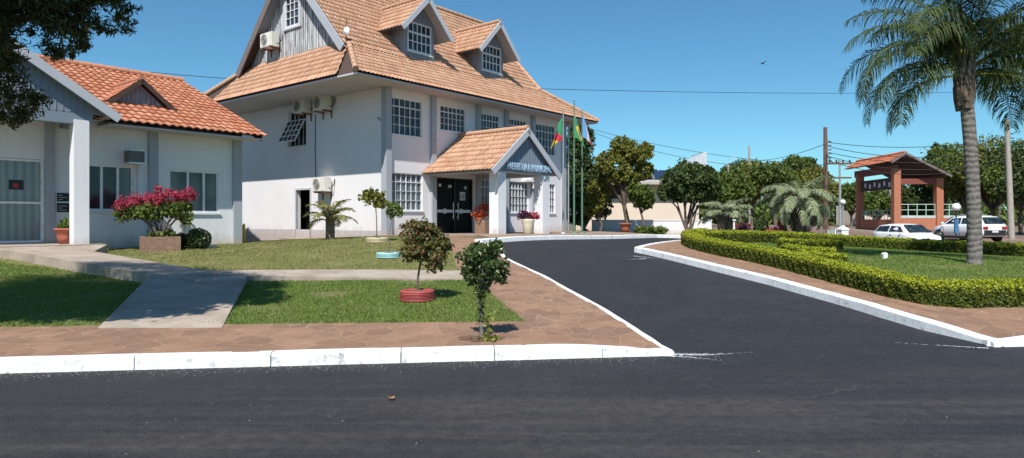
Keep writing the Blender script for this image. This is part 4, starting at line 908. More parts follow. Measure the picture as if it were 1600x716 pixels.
# ------------------------------------------------------------------ plants
def shell(c, r, n, inner=.55):
    d = rng.normal(size=(n, 3)); d /= np.linalg.norm(d, axis=1)[:, None]
    k = rng.uniform(inner, 1.0, n)**.6
    return np.array(c)+d*np.array(r)*k[:, None], d
def crown(mb, ells, n, size, mi=0, sub=None, subr=.30, elong=1.5, droop=0.0, inner=.45):
    """ells: list of (centre, radii); leaves gathered in uneven sprays round each, with loose filler between"""
    vol = [e[1][0]*e[1][1]*e[1][2] for e in ells]; tot = sum(v**.67 for v in vol)
    for e, v in zip(ells, vol):
        k = int(n*v**.67/tot); ns = sub or max(10, int(70*v**.3)); C, Dd = shell(e[0], np.array(e[1])*.88, ns, .45)
        idx = rng.integers(0, ns, k); rr = subr*.72*np.mean(e[1])*rng.uniform(.45, 1.3, ns); st = rng.uniform(.55, 1.5, (ns, 3))
        d = rng.normal(size=(k, 3)); d /= np.linalg.norm(d, axis=1)[:, None]
        P = C[idx]+d*st[idx]*(rr[idx]*rng.uniform(.1, 1.15, k)**.6)[:, None]
        F_, Fd = shell(e[0], np.array(e[1])*.9, max(1, k//6), .3); m6 = rng.choice(k, len(F_), replace=False) if k > 6 else []
        if len(m6): P[m6] = F_[:len(m6)]
        nr = d*.5+Dd[idx]*.5+np.array([0, 0, .45]); mb.leaves(P, size, mi, nrm=nr, flat=.7, elong=elong, droop=droop)
def limbs(mb, base, top, targets, r0, r1, mi=0, bend=.12):
    base = Vector(base); top = Vector(top); mid = (base+top)/2+Vector((random.uniform(-bend, bend), random.uniform(-bend, bend), 0))
    mb.tube([base-Vector((0, 0, .15)), base, mid, top], [r0*1.25, r0*1.1, (r0+r1)/2, r1], 10, mi)
    for t_ in targets:
        t_ = Vector(t_); m_ = (top+t_)/2+Vector((random.uniform(-1, 1), random.uniform(-1, 1), .6))*(t_-top).length*.12
        mb.tube([top-Vector((0, 0, .05)), m_, t_], [r1*.8, r1*.5, r1*.18], 7, mi)
def gz(x, y): return E(x, y)
def tree(name, label, cat, x, y, ells, n, size, leaf, r0=.12, bark='bark', group=None, fork=.35, zb=None, **k):
    """ells in metres relative to the foot of the trunk"""
    z = gz(x, y) if zb is None else zb; t_ = thing(name, label, cat, (x, y, z), 0, group)
    m = MB(bark); zl = min(e[0][2]-e[1][2]*.5 for e in ells); top = (ells[0][0][0]*.3, ells[0][0][1]*.3, max(.2, zl*fork*2))
    tg = [tuple(np.array(e[0])+np.array([random.uniform(-.4, .4)*e[1][0], random.uniform(-.4, .4)*e[1][1], -.1*e[1][2]])) for e in ells for _ in range(2)]
    limbs(m, (0, 0, 0), top, tg, r0, r0*.75); m.build('trunk', t_, zoff=0)
    c = MB(leaf); crown(c, ells, n, size, **k); c.build('crown', t_, zoff=0); return t_
# --- planted tyres
def tyre(label, x, y, r, h, mat, s=1):
    t_ = thing('tyre_planter', label, 'tyre planter', (x, y, gz(x, y)-.02), 0, 'painted tyre planters on the lawn'); m = MB(mat)
    prof = [(r*.80, 0), (r*.97, .02), (r, h*.2)]
    for i in range(5): z = h*(.24+.11*i); prof += [(r*1.0, z), (r*1.0, z+h*.055), (r*.965, z+h*.065), (r*.965, z+h*.10)]
    prof += [(r, h*.84), (r*.96, h*.96), (r*.84, h), (r*.70, h*.97), (r*.66, h*.85), (r*.66, h*.5)]
    m.lathe((0, 0, 0), prof, 40); m.build('tyre', t_); d = MB('soil'); d.grid([[(r*.68*k*math.cos(2*PI*j/20), r*.68*k*math.sin(2*PI*j/20), h*.86+.03*(1-k)+random.uniform(-.008, .008)) for j in range(20)] for k in (.02, .35, .7, 1)], closed=True); d.build('soil', t_); return t_
xr, yr = pix(652, 470); tyre('red painted tyre on the near lawn holding the reddish shrub', xr, yr, .29, .20, 'red_tyre')
xb, yb = pix(607.5, 403); tyre('pale aqua painted tyre on the back lawn holding a thin sapling', xb, yb, .32, .15, 'aqua_tyre')
xc, yc = pix(589.5, 379); tyre('beige painted tyre planter by the town hall corner', xc, yc, .35, .17, 'beige_tyre')
# red-leaved shrub in the red tyre
t_ = thing('shrub', 'round shrub with reddish new leaves growing out of the red tyre', 'shrub', (xr, yr, gz(xr, yr)+.12)); px_ = yr/F
m = MB('bark'); m.tube([(0, 0, 0), (.01, 0, .25), (.05, 0, .5), (.14, 0, .75)], [.022, .02, .018, .014])
for q in ((-.15, .05, .95), (.25, -.05, .8), (.1, .1, 1.1), (.35, 0, .6)): m.tube([(.05, 0, .5), (q[0]*.5, q[1]*.5, q[2]*.7), q], [.013, .01, .006], 5)
m.build('trunk', t_)
c = MB('foliage_red'); crown(c, [((-.06, 0, .98), (.27, .27, .27)), ((.16, .05, .88), (.30, .3, .3)), ((.34, -.03, .58), (.23, .22, .22)), ((.0, 0, .72), (.28, .26, .22)), ((.42, .02, .8), (.16, .16, .18))], 6500, .0175, elong=1.7, subr=.55, inner=.3); c.build('crown', t_)
# young tree on the pavement
xs_, ys_ = pix(752, 531); t_ = thing('young_tree', 'small leafy young tree planted in the stone pavement near the kerb', 'tree', (xs_, ys_, gz(xs_, ys_)))
m = MB('grey_bark'); m.tube([(.0, 0, -.05), (.005, 0, .2), (-.01, .01, .45), (.02, 0, .7), (.04, 0, 1.0)], [.032, .027, .022, .016, .006]); 
for q in ((-.14, .05, .95), (.2, -.05, .9), (.05, .12, 1.0), (-.02, -.1, .85)): m.tube([(.0, 0, .55), (q[0]*.5, q[1]*.5, q[2]*.82), q], [.01, .008, .005], 5)
m.build('trunk', t_)
c = MB('foliage_glossy'); crown(c, [((-.1, 0, 1.02), (.2, .2, .2)), ((.13, 0, 1.02), (.2, .2, .2)), ((.2, .02, .82), (.17, .17, .15)), ((.02, .02, .82), (.24, .22, .2)), ((-.12, 0, .85), (.14, .14, .14)), ((.02, 0, .62), (.1, .1, .12))], 2900, .018, elong=1.75, subr=.55)
P = np.stack([rng.normal(.0, .035, 90), rng.normal(0, .035, 90), rng.uniform(.2, .62, 90)], 1); c.leaves(P, .018, 0, elong=1.5); c.build('crown', t_)
w_ = thing('weed', 'yellow-green weed with broad leaves at the foot of the young tree', 'weed', (xs_+.09, ys_-.12, gz(xs_, ys_-.12)))
c = MB(['foliage_yellow', 'foliage_yellow']); P = np.stack([rng.normal(0, .09, 60), rng.normal(0, .07, 60), rng.uniform(.0, .05, 60)], 1); c.leaves(P, .02, 0, elong=1.6); P = np.stack([rng.normal(0, .03, 34), rng.normal(0, .03, 34), rng.uniform(.03, .36, 34)], 1); c.leaves(P, .018, 1, elong=2.2); c.tube([(0, 0, 0), (.01, 0, .2), (-.05, 0, .38)], [.008, .006, .003], 5, 1); c.build('leaves', w_)
tp = thing('tree_pit', 'bare soil patch round the young tree on the pavement', 'tree pit', (xs_, ys_, gz(xs_, ys_)))
c = MB('soil'); K = 22; c.grid([[((.27+.05*math.sin(j*2.1))*k*math.cos(2*PI*j/K), (.22+.04*math.sin(j*1.7))*k*math.sin(2*PI*j/K), gz(xs_+.27*k*math.cos(2*PI*j/K), ys_+.22*k*math.sin(2*PI*j/K))-gz(xs_, ys_)+.018) for j in range(K)] for k in (.02, .5, 1)], closed=True); c.build('soil', tp)
# sapling in the aqua tyre, topiary in the beige one
t_ = thing('sapling', 'thin sapling with a small tuft of leaves in the aqua tyre', 'sapling', (xb, yb, gz(xb, yb)+.1)); m = MB('grey_bark'); m.tube([(0, 0, 0), (.01, 0, .5), (.12, 0, 1.15)], [.014, .012, .007], 6); m.build('trunk', t_)
c = MB('foliage_mid'); crown(c, [((.14, 0, 1.1), (.24, .22, .2))], 330, .03, subr=.5); c.build('crown', t_)
t_ = thing('sapling', 'little tree with a flat tufted crown in the beige tyre at the wall', 'sapling', (xc-.02, yc, gz(xc, yc)+.12)); m = MB('grey_bark'); m.tube([(0, 0, 0), (.0, 0, .6), (-.04, 0, 1.1)], [.022, .02, .014], 6); m.build('trunk', t_)
c = MB('foliage_yellow'); crown(c, [((-.1, 0, 1.28), (.45, .35, .24)), ((.1, 0, 1.1), (.3, .3, .16)), ((-.25, 0, 1.4), (.2, .2, .18))], 900, .035, subr=.4); c.build('crown', t_)
# bougainvillea in its brick planter, by the annexe
xp, yp = pix(250, 392); zp = gz(xp, yp); rzp = ann.rotation_euler.z
bp = thing('brick_planter', 'square brick planter under the magenta bougainvillea', 'planter', (xp, yp, zp), rzp-.3)
m = MB('brick')
for q in ((-.48, -.4, .48, -.29), (-.48, .29, .48, .4), (-.48, -.288, -.37, .288), (.37, -.288, .48, .288)): m.box(q[0], q[1], -.1, q[2], q[3], .40, uvs=True)
m.build('brickwork', bp); m = MB('soil'); m.box(-.37, -.29, .1, .37, .29, .36); m.build('soil', bp)
t_ = thing('bougainvillea', 'bougainvillea covered in magenta blooms growing from the brick planter', 'shrub', (xp, yp, zp+.36)); m = MB('bark')
for q in ((-.9, 0, .85), (-.4, .1, .9), (.1, 0, 1.0), (.6, 0, .95), (-.6, -.2, .75), (.9, .1, 1.1)): m.tube([(0, 0, -.05), (q[0]*.3, q[1]*.4, .35), q], [.04, .028, .012], 6)
m.build('trunk', t_)
c = MB(['foliage_mid', 'magenta_bloom']); crown(c, [((-.75, 0, .72), (.5, .45, .25)), ((-.1, 0, .75), (.6, .5, .24)), ((.45, 0, .85), (.5, .4, .22)), ((0, .1, .1), (.45, .3, .14))], 4200, .028, 0, subr=.45)
c.build('leaves', t_)
c = MB('magenta_bloom'); crown(c, [((-.85, 0, .95), (.42, .45, .22)), ((-.3, 0, 1.08), (.5, .5, .2)), ((.3, 0, 1.15), (.5, .45, .24)), ((.78, 0, 1.2), (.36, .3, .2)), ((-.05, 0, 1.35), (.16, .15, .12)), ((-1.0, -.1, .75), (.2, .2, .15))], 5200, .021, 0, subr=.5, elong=1.3); c.build('blooms', t_)
def bush(label, x, y, rx, rz_, n, size, leaf, name='bush', cat='bush', lift=.9, group=None):
    t_ = thing(name, label, cat, (x, y, gz(x, y)), 0, group); m = MB('bark'); m.tube([(0, 0, -.05), (0, 0, rz_*.8)], [.03, .02], 6); m.build('trunk', t_)
    c = MB([leaf, 'hedge_core']); c.sphere((0, 0, rz_*lift), rx*.72, rx*.72, rz_*.75, 12, 1); P, d = shell((0, 0, rz_*lift), (rx, rx, rz_), n, .75); c.leaves(P, size, 0, nrm=d+np.array([0, 0, .3]), flat=.6, elong=1.3); c.build('leaves', t_); return t_
x, y = pix(310, 389); bush('clipped round bush right of the brick planter', x, y, .36, .32, 1100, .024, 'foliage_glossy', group='clipped bushes by the annexe')
x, y = pix(279, 389); bush('smaller clipped bush between the brick planter and the round bush', x, y+.2, .24, .25, 600, .024, 'foliage_glossy', group='clipped bushes by the annexe')
x, y = pix(287, 385); tree('small_tree', 'small tufted tree rising between the clipped bushes', 'tree', x, y, [((0, 0, .98), (.28, .28, .22)), ((.1, 0, .8), (.2, .2, .15))], 420, .034, 'foliage_mid', .02, subr=.5)
x, y = pix(327, 388); b = thing('loose_brick', 'pale brick lying on the grass beside the round bush', 'brick', (x, y, gz(x, y)), .5); m = MB('cream_pot'); m.box(-.2, -.09, 0, .2, .09, .09); m.build('body', b)
# potted plants
def pot(label, x, y, z, r, h, mat, name='flower_pot'):
    t_ = thing(name, label, 'flower pot', (x, y, z)); m = MB(mat); m.lathe((0, 0, 0), [(.001, 0), (r*.66, 0), (r*.8, h*.45), (r*.93, h*.86), (r*1.06, h*.87), (r*1.08, h), (r*.93, h), (r*.9, h*.85)], 24); m.build('vessel', t_); m = MB('soil'); m.disc((0, 0, h*.9), r*.92); m.build('soil', t_); return t_
x, y = LL(-5.12, -.55); x, y = at(103, 18.0), 18.0; pot('terracotta pot on the annexe porch behind the column', x, y, .94, .26, .42, 'terracotta')
t_ = thing('pot_plant', 'low leafy plant in the terracotta porch pot', 'plant', (x, y, 1.32)); c = MB('foliage_mid'); crown(c, [((0, 0, .12), (.26, .26, .15))], 260, .035, subr=.5); c.build('leaves', t_)
x, y = at(757, 25.6), 25.6; t_ = thing('brick_planter', 'tall square brick planter beside the black entrance door', 'planter', (x, y, gz(x, y)+.03), hall.rotation_euler.z); m = MB('brick'); m.box(-.26, -.26, -.05, .26, .26, .52, uvs=True); m.build('brickwork', t_)
t_ = thing('croton', 'orange leaved plant in the brick planter by the entrance', 'plant', (x, y, gz(x, y)+.55)); c = MB(['orange_leaf', 'bark']); crown(c, [((-.05, 0, .36), (.4, .35, .28)), ((-.2, 0, .15), (.25, .25, .18))], 330, .03, elong=3.2, subr=.75); c.tube([(0, 0, 0), (0, 0, .4)], .015, 5, 1); c.build('leaves', t_)
x, y = at(825, 25.2), 25.2; z0 = gz(x, y)+.03; t_ = thing('flower_pot', 'tall cream flower pot standing between the porch columns', 'flower pot', (x, y, z0)); m = MB('cream_pot'); m.lathe((0, 0, 0), [(.001, 0), (.14, 0), (.17, .03), (.2, .3), (.25, .5), (.26, .56), (.22, .56), (.2, .5)], 20); m.build('vessel', t_)
t_ = thing('pot_plant', 'purple and pink leaved plant in the tall cream pot', 'plant', (x, y, z0+.5)); c = MB(['purple_leaf', 'magenta_bloom']); crown(c, [((-.15, 0, .2), (.3, .25, .2))], 200, .035, 0, elong=2, subr=.5); crown(c, [((.2, 0, .16), (.24, .2, .18))], 160, .035, 1, elong=2, subr=.5); c.build('leaves', t_)
# hanging box (lamp) seen under the porch
lt = thing('wall_lamp', 'white rectangular lamp fixed to the wall under the porch', 'lamp', (*ML(8.45, 0), 3.36), hall.rotation_euler.z); m = MB('post_white'); m.box(-.35, -.28, 0, .35, -.0, .09); m.box(.25, -.25, -.3, .35, -.15, 0); m.build('housing', lt)
# --- palms
def frond(mb, base, az, e0, Ln, drop, ll, n, mi=0, lm=1, w=.022, side_droop=.5, pw=1.3, keel=.0):
    p = Vector(base); pts = [p.copy()]; K = 22; h = Vector((math.cos(az), math.sin(az), 0)); dirs = []
    for i in range(K):
        e = e0-drop*((i+.5)/K)**pw; d = h*math.cos(e)+Vector((0, 0, math.sin(e))); p = p+d*Ln/K; pts.append(p.copy()); dirs.append(d)
    mb.tube(pts, [.028*(1-.85*i/K) for i in range(K+1)], 5, lm, caps=False); side = Vector((-h.y, h.x, 0)); V = []
    for i in range(n):
        t_ = .13+.87*i/n; f = t_*K; k = min(int(f), K-1); q = pts[k].lerp(pts[k+1], f-k); d = dirs[k]
        l = ll*math.sin(PI*min(1, .12+t_*.86))**.55*random.uniform(.85, 1.1)
        for s in (-1, 1):
            a = (side*s*random.uniform(.75, 1)+d*random.uniform(.35, .75)+Vector((0, 0, random.uniform(-.15, .3)))).normalized(); b = (a+Vector((0, 0, -side_droop*random.uniform(.6, 1.5)))).normalized()
            c_ = (b+Vector((0, 0, -side_droop*1.5))).normalized(); wv = d.cross(a).cross(a).normalized()*w if d.cross(a).length > .01 else side*w; wv = wv if random.random() < .5 else (wv+Vector((0, 0, w))).normalized()*w
            p1 = q+a*l*.35; p2 = p1+b*l*.35; p3 = p2+c_*l*.35
            V += [q-wv*.4, q+wv*.4, p1+wv, p1-wv, p1-wv, p1+wv, p2+wv*.8, p2-wv*.8, p2-wv*.8, p2+wv*.8, p3+wv*.1, p3-wv*.1]
    mb.arr.append((np.array([tuple(v) for v in V]), mi))
def palm(label, x, y, z, H, r0, r1, fr, leaf='palm_leaf', ll=.5, n=70, name='palm_tree', bark='palm_bark', w=.022, sd=.5, boots=True, lean=0, cr='palm_crown'):
    t_ = thing(name, label, 'palm tree', (x, y, z)); m = MB(bark); K = 26; pts = [(lean*(i/K)**2, 0, H*i/K-.1*(i == 0)) for i in range(K+1)]
    m.tube(pts, [(r0*(1.18 if i < 1 else 1) + (r1-r0)*(i/K)+random.uniform(-.006, .006)) for i in range(K+1)], 18); m.build('trunk', t_)
    c = MB([cr, 'palm_bark'])
    if boots:
        for i in range(26):
            a = i*2.4; z0 = H-.5+.04*i; rr = r1*1.05
            c.tube([(lean+rr*math.cos(a)*.7, rr*math.sin(a)*.7, z0-.25), (lean+rr*math.cos(a)*1.15, rr*math.sin(a)*1.15, z0+.05), (lean+rr*1.5*math.cos(a), rr*1.5*math.sin(a), z0+.35)], [.09, .07, .03], 6)
    else: c.tube([(lean, 0, H-.2), (lean, 0, H+.25)], [r1*1.3, r1*.8], 10)
    c.build('crown_shaft', t_)
    top = Vector((lean, 0, H+.15))
    for i, (az, e0, Ln, drop) in enumerate(fr):
        f = MB([leaf, 'foliage_yellow']); frond(f, top+Vector((math.cos(az)*r1*.6, math.sin(az)*r1*.6, .25*math.sin(e0))), az, e0, Ln, drop, ll, n, w=w, side_droop=sd); f.build('frond', t_)
    return t_
R_ = math.radians
xq, yq = pix(1523, 413); FR = []
for az, e0, Ln, dr_ in ((178, 52, 2.9, 95), (188, 38, 3.1, 120), (172, 15, 2.6, 100), (200, 8, 2.5, 95), (160, 75, 2.8, 75), (215, 60, 2.8, 110), (140, 45, 3.0, 110), (110, 60, 2.9, 80), (90, 80, 2.7, 60), (70, 50, 3.0, 100), (45, 65, 2.9, 90), (20, 50, 3.1, 105), (5, 30, 3.1, 110), (350, 62, 3.0, 90), (335, 25, 2.9, 110), (310, 62, 3.0, 95), (285, 76, 2.8, 80), (250, 72, 2.6, 85), (215, 48, 2.7, 110), (12, 5, 2.7, 85), (325, -5, 2.3, 75), (30, 12, 2.6, 90), (165, -5, 2.0, 80), (230, 75, 2.7, 85)):
    FR.append((R_(az), R_(e0), Ln, R_(dr_)))
print('PALM', xq, yq); ps = yq/F
palm('tall palm with a grey ringed trunk on the island lawn', xq, yq, gz(xq, yq), 285*ps, 10.4*ps, 8.9*ps, [(a, b+R_(6), c_*ps*74, d*1.18) for a, b, c_, d in FR]+[(R_(a), R_(e), l*ps*70, R_(d)) for a, e, l, d in ((181, 40, 3.1, 138), (192, 22, 2.7, 105), (8, 60, 3.3, 140), (352, 40, 3.2, 130), (228, 78, 2.6, 90), (165, 70, 3.0, 100))], ll=52*ps, n=88, lean=-16*ps, w=.0125, sd=.9)
F2 = [(R_(a+random.uniform(-8, 8)), R_(e), 3.0, R_(105)) for a, e in ((180, 50), (195, 25), (165, 20), (210, 60), (150, 55), (120, 40), (90, 70), (60, 40), (30, 55), (0, 40), (330, 60), (300, 30), (270, 50), (240, 35), (185, 70), (225, 10))]
palm('second tall palm at the right edge with fronds crossing the first', 1.03*yq, yq*1.25, gz(1.03*yq, yq*1.25), 320*ps*1.1, .2, .17, [(a, b, c_*ps*70, d) for a, b, c_, d in F2], ll=58*ps, n=100, w=.014, sd=1.0)
x, y = at(1248, 31.0), 31.0
F3 = [(R_(i*360/26*2.63), R_(70-i*3.6), random.uniform(1.7, 2.05), R_(88+i*2.2)) for i in range(26)]+[(R_(i*37+11), R_(60-i*6), random.uniform(1.6, 1.95), R_(100)) for i in range(12)]
palm('stout palm with drooping silvery fronds behind the hedge', x, y, gz(x, y), 1.75, .22, .26, F3, 'silver_palm_leaf', .46, 66, bark='bark', w=.017, sd=.6)
x, y = at(1133, 30.5), 30.5
F4 = [(R_(i*360/18*2.63), R_(68-i*3.0), random.uniform(1.2, 1.4), R_(82)) for i in range(18)]
palm('short squat palm with silvery fronds near the white gate post', x, y, gz(x, y), .75, .26, .22, F4, 'silver_palm_leaf', .38, 52, bark='palm_crown', w=.016, sd=.5)
x, y = pix(516, 374.5); F5 = [(R_(i*360/14*2.63), R_(78-i*4.2), random.uniform(.95, 1.15), R_(80+i)) for i in range(14)]
palm('small yellow-green palm growing against the town hall side wall', x, y, gz(x, y), .38, .10, .08, F5, 'yellow_palm_leaf', .30, 30, bark='palm_crown', w=.016, sd=.3)
# --- the dark tree overhanging the upper left
t_ = thing('overhanging_tree', 'dark drooping tree overhanging the upper left corner in front of the annexe', 'tree', (-8.9, 8.3, gz(-8.9, 8.3))); m = MB('bark')
limbs(m, (0, 0, 0), (.3, 0, 2.6), [(2.4, -.3, 4.2), (1.2, .3, 5.2), (-.8, .5, 6), (3.2, .0, 4.4), (2.2, -.6, 3.2), (0, -1, 5.5), (3.6, .1, 4.2)], .22, .16); m.build('trunk', t_)
el_ = [((2.0, -.2, 4.35), (1.05, .9, .85)), ((3.05, 0, 4.3), (.68, .6, .55)), ((2.55, -.4, 3.5), (.6, .5, .45)), ((3.75, .1, 4.5), (.42, .4, .4)), ((1.6, -.2, 3.3), (.9, .8, .5)), ((2.4, .4, 5.4), (1.4, 1.3, .9)), ((.4, .3, 6.2), (2.4, 2.2, 1.7)), ((.3, .2, 4.4), (1.6, 1.6, 1.2)), ((3.3, .6, 5.2), (.7, .7, .6)), ((2.6,.1,2.95), (.4,.4,.35)), ((4.0, 0, 4.75), (.3, .3, .3)), ((3.75, .1, 4.05), (.38, .35, .32)), ((3.2, .1, 3.75), (.4, .35, .3))]
c = MB('needle_leaf'); crown(c, el_, 150000, .0095, elong=5, droop=.6, subr=.42); c.leaves(np.concatenate([shell(e[0], np.array(e[1])*.75, 260, .2)[0] for e in el_[:6]]), .03, 0, elong=3, droop=.4)
c.build('crown', t_)
t_ = thing('overhanging_tree', 'second dark tree outside the left edge shading the ramp', 'tree', (-9.6, 5.4, .15)); m = MB('bark'); limbs(m, (0, 0, 0), (.2, 0, 3), [(2, 1, 6), (-1, 0, 6.5), (1, -1, 6.5), (3.2, 1.4, 5.6)], .2, .15); m.build('trunk', t_)
c = MB('foliage_dark'); crown(c, [((3.3, .1, 6.2), (1.1, .9, .6)), ((1.6, .3, 6.0), (1.5, 1.0, .7)), ((4.3, .9, 6.6), (.8, .7, .45)), ((.5, .8, 6.6), (2.0, 1.6, 1.3)), ((2.3, 1.6, 6.0), (1.3, 1.2, .8)), ((3.6, 1.6, 6.3), (1.0, .9, .7)), ((2.6, .4, 6.7), (1.2, 1.0, .8))], 30000, .045, subr=.4); c.build('crown', t_)
# --- hedges
def hedge(label, line, w, h, dens, size, top_y=None, name='hedge'):
    ln = resample(smooth_line(line, 3), .12, closed=False); x0, y0 = ln[0]; z0 = gz(x0, y0); t_ = thing(name, label, 'hedge', (x0, y0, z0), 0, 'clipped yellow-green hedges of the island'); n = len(ln)
    core = MB('hedge_core'); rows = []; N_ = []
    for i, p in enumerate(ln):
        a = Vector(ln[max(i-1, 0)]); b = Vector(ln[min(i+1, n-1)]); d = (b-a).normalized(); N_.append(Vector((-d.y, d.x)))
    prof = lambda s: (w/2*math.copysign(min(1, abs(math.cos(s)))**.25, math.cos(s)), h*(.02+.98*min(1, math.sin(s))**.35))
    for p, nr in zip(ln, N_):
        g_ = gz(*p)-z0; rows.append([(p[0]-x0+nr.x*prof(s)[0]*.76, p[1]-y0+nr.y*prof(s)[0]*.76, g_+prof(s)[1]*.82) for s in np.linspace(0, PI, 11)])
    core.grid(rows); core.face(rows[0]); core.face(rows[-1][::-1]); cb_ = core.build('core', t_)
    Ltot = .12*n; k = int(Ltot*(w+2*h)*dens); idx = rng.uniform(0, n-1.001, k); s = rng.uniform(0, 1, k); arc = w+2*h
    lat = np.where(s < h/arc, w/2, np.where(s > 1-h/arc, -w/2, w/2-(s*arc-h))); zz = np.where(s < h/arc, s*arc, np.where(s > 1-h/arc, (1-s)*arc, h))
    ed = np.clip(np.abs(lat)/(w/2), 0, 1); top = (s >= h/arc) & (s <= 1-h/arc); zz = np.where(top, h*(1-.16*ed**4), zz)
    PX_ = np.array(ln); NX = np.array([(v.x, v.y) for v in N_]); i0 = idx.astype(int); f = (idx-i0)[:, None]; P2 = PX_[i0]*(1-f)+PX_[i0+1]*f
    wob = .016*np.sin(idx*.9+lat*9)+.014*np.sin(idx*2.3+zz*17)+rng.normal(0, .011, k)
    nn = NX[i0]*(1-f)+NX[i0+1]*f; nn /= np.linalg.norm(nn, axis=1)[:, None]; sgn = np.where(top, 0, np.sign(lat)); XY = P2+nn*(lat+sgn*wob)[:, None]; Zt = Ev(XY[:, 0], XY[:, 1])-z0+zz+np.where(top, wob, 0)
    P = np.stack([XY[:, 0]-x0, XY[:, 1]-y0, Zt], 1); nrm = np.stack([nn[:, 0]*sgn, nn[:, 1]*sgn, np.where(top, 1.0, .25)], 1)
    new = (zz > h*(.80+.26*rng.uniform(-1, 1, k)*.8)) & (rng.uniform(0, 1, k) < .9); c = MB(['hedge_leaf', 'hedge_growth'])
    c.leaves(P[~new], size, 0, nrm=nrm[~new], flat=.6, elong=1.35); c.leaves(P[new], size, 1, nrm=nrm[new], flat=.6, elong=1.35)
    for ei, sg in ((0, -1), (n-1, 1)):                      # leafy ends
        k2 = int(w*h*dens*1.3); e = np.array(ln[ei]); nv_ = np.array((N_[ei].x, N_[ei].y)); tv = np.array((N_[ei].y, -N_[ei].x))*sg
        la = rng.uniform(-w/2, w/2, k2); ze_ = rng.uniform(0, h, k2); Q = e+nv_*la[:, None]+tv*(rng.normal(0, .014, k2)+.01)[:, None]
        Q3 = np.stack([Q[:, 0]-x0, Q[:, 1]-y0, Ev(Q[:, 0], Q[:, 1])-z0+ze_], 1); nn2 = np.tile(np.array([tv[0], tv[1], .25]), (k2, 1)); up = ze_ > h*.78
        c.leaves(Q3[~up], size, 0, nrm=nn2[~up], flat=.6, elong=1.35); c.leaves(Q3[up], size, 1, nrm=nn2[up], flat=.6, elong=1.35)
    c.build('leaves', t_); return t_
hl = [pix(*p) for p in ((1100, 371), (1084, 376), (1079, 384), (1098, 392), (1140, 402), (1190, 411), (1250, 425), (1320, 444), (1380, 459), (1440, 474), (1490, 483), (1545, 482), (1640, 480))]
hl = [(p[0]+.05, p[1]+.3) for p in hl]
k = 6; 
hedge('long front hedge curving from the drive tip to the right edge of the photo', hl[:1]+hl[1:], .55, .36, 3000, .0135)
hb = [(6.0, 20.6), (7.0, 22.6), (8.6, 24.4)]
hb = [pix(1092, 383), pix(1110, 380.5), pix(1150, 380.5), pix(1190, 380)]
hb = [(p[0], p[1]+.2) for p in hb]
hedge('short hedge closing the left tip of the island at the back', hb, .5, .42, 1500, .019)
hedge('long back hedge between the palm lawn and the side street', [(pix(1203, 381.5)[0], pix(1203, 381.5)[1]), pix(1280, 384), pix(1350, 388), pix(1400, 391), pix(1500, 397), pix(1600, 403), (19.0, 21.0)], .55, .46, 1500, .019)
hedge('low zigzag hedge row nearest the back, inside the island', [pix(1222, 388), pix(1260, 391), pix(1305, 391)], .5, .30, 1700, .018)
hedge('low zigzag hedge row in the middle, inside the island', [pix(1228, 398), pix(1262, 402), pix(1303, 405)], .42, .26, 1800, .017)
hedge('low zigzag hedge row nearest the front, inside the island', [pix(1252, 407), pix(1285, 411), pix(1318, 414)], .4, .24, 1900, .017)
# small white stake in the lawn
x, y = pix(1382, 405); s_ = thing('marker_post', 'short white marker stake in the island lawn', 'marker post', (x, y, gz(x, y)-.02)); m = MB('post_white'); m.grid([[(a*k_, b*k_, z) for a, b in ((-1, -1), (1, -1), (1, 1), (-1, 1))] for z, k_ in ((0, .05), (.16, .06), (.19, .03))], closed=True, sm=False); m.disc((0, 0, .19), .03, 8); m.build('stake', s_)

# ------------------------------------------------------------------ flagpoles and flags
def flagpole(px, Y, topz, label, mat):
    x = at(px, Y); z = gz(x, Y); t_ = thing('flagpole', label, 'flagpole', (x, Y, z), 0, 'flagpoles in front of the town hall'); m = MB(mat); m.tube([(0, 0, -.1), (0, 0, (topz-z)*.55), (0, 0, topz-z)], [.045, .038, .022], 10); m.build('pole', t_)
    f_ = MB(mat); f_.lathe((0, 0, 0), [(.16, -.02), (.16, .05), (.06, .08)], 12); f_.build('base', t_); f_ = MB('steel_pole'); f_.sphere((0, 0, topz-z+.03), .04); f_.build('finial', t_); return x, Y
def flag(x, y, z, label, colour, sprd, Ln, az, hoist=.95):
    """limp flag: hoist edge on the halyard, the fly falls in folds"""
    t_ = thing('flag', label, 'flag', (x, y, z)); cols = ['flag_green', 'flag_red', 'flag_yellow', 'flag_blue', 'flag_white', 'flag_navy']; m = MB(cols); K = 30
    h = Vector((math.cos(az), math.sin(az), 0)); s = Vector((-h.y, h.x, 0)); G = []
    for i in range(K+1):
        p = i/K; row = []
        for j in range(K+1):
            q = j/K; fold = math.sin(p*7.5+q*2.2)*.09*p+math.sin(p*15+q*4)*.03*p
            hz = sprd*(p**.8)*(1-.45*q*0)*(.55+.45*(1-q)); zz = -(1-q)*hoist-Ln*(p**1.25)*(.55+.45*q)
            row.append(h*(hz+.02)+s*fold+Vector((0, 0, zz)))
        G.append(row)
    for i in range(K):
        for j in range(K): m.face([G[i][j], G[i+1][j], G[i+1][j+1], G[i][j+1]], colour((i+.5)/K, (j+.5)/K), sm=True)
    m.build('cloth', t_)
x, y = flagpole(880, 28.2, 6.25, 'flagpole nearest the town hall, with the green red and yellow flag', 'steel_pole')
flag(x-.03, y-.05, 5.9, 'limp green red and yellow flag on the pole nearest the town hall', lambda p, q: 0 if q > p*1.0+.15 else (2 if q < p-.25 else 1), .6, .85, R_(200))
flag_x = x
x, y = flagpole(897, 28.9, 6.75, 'middle green flagpole, the tallest of the three', 'green_pole')
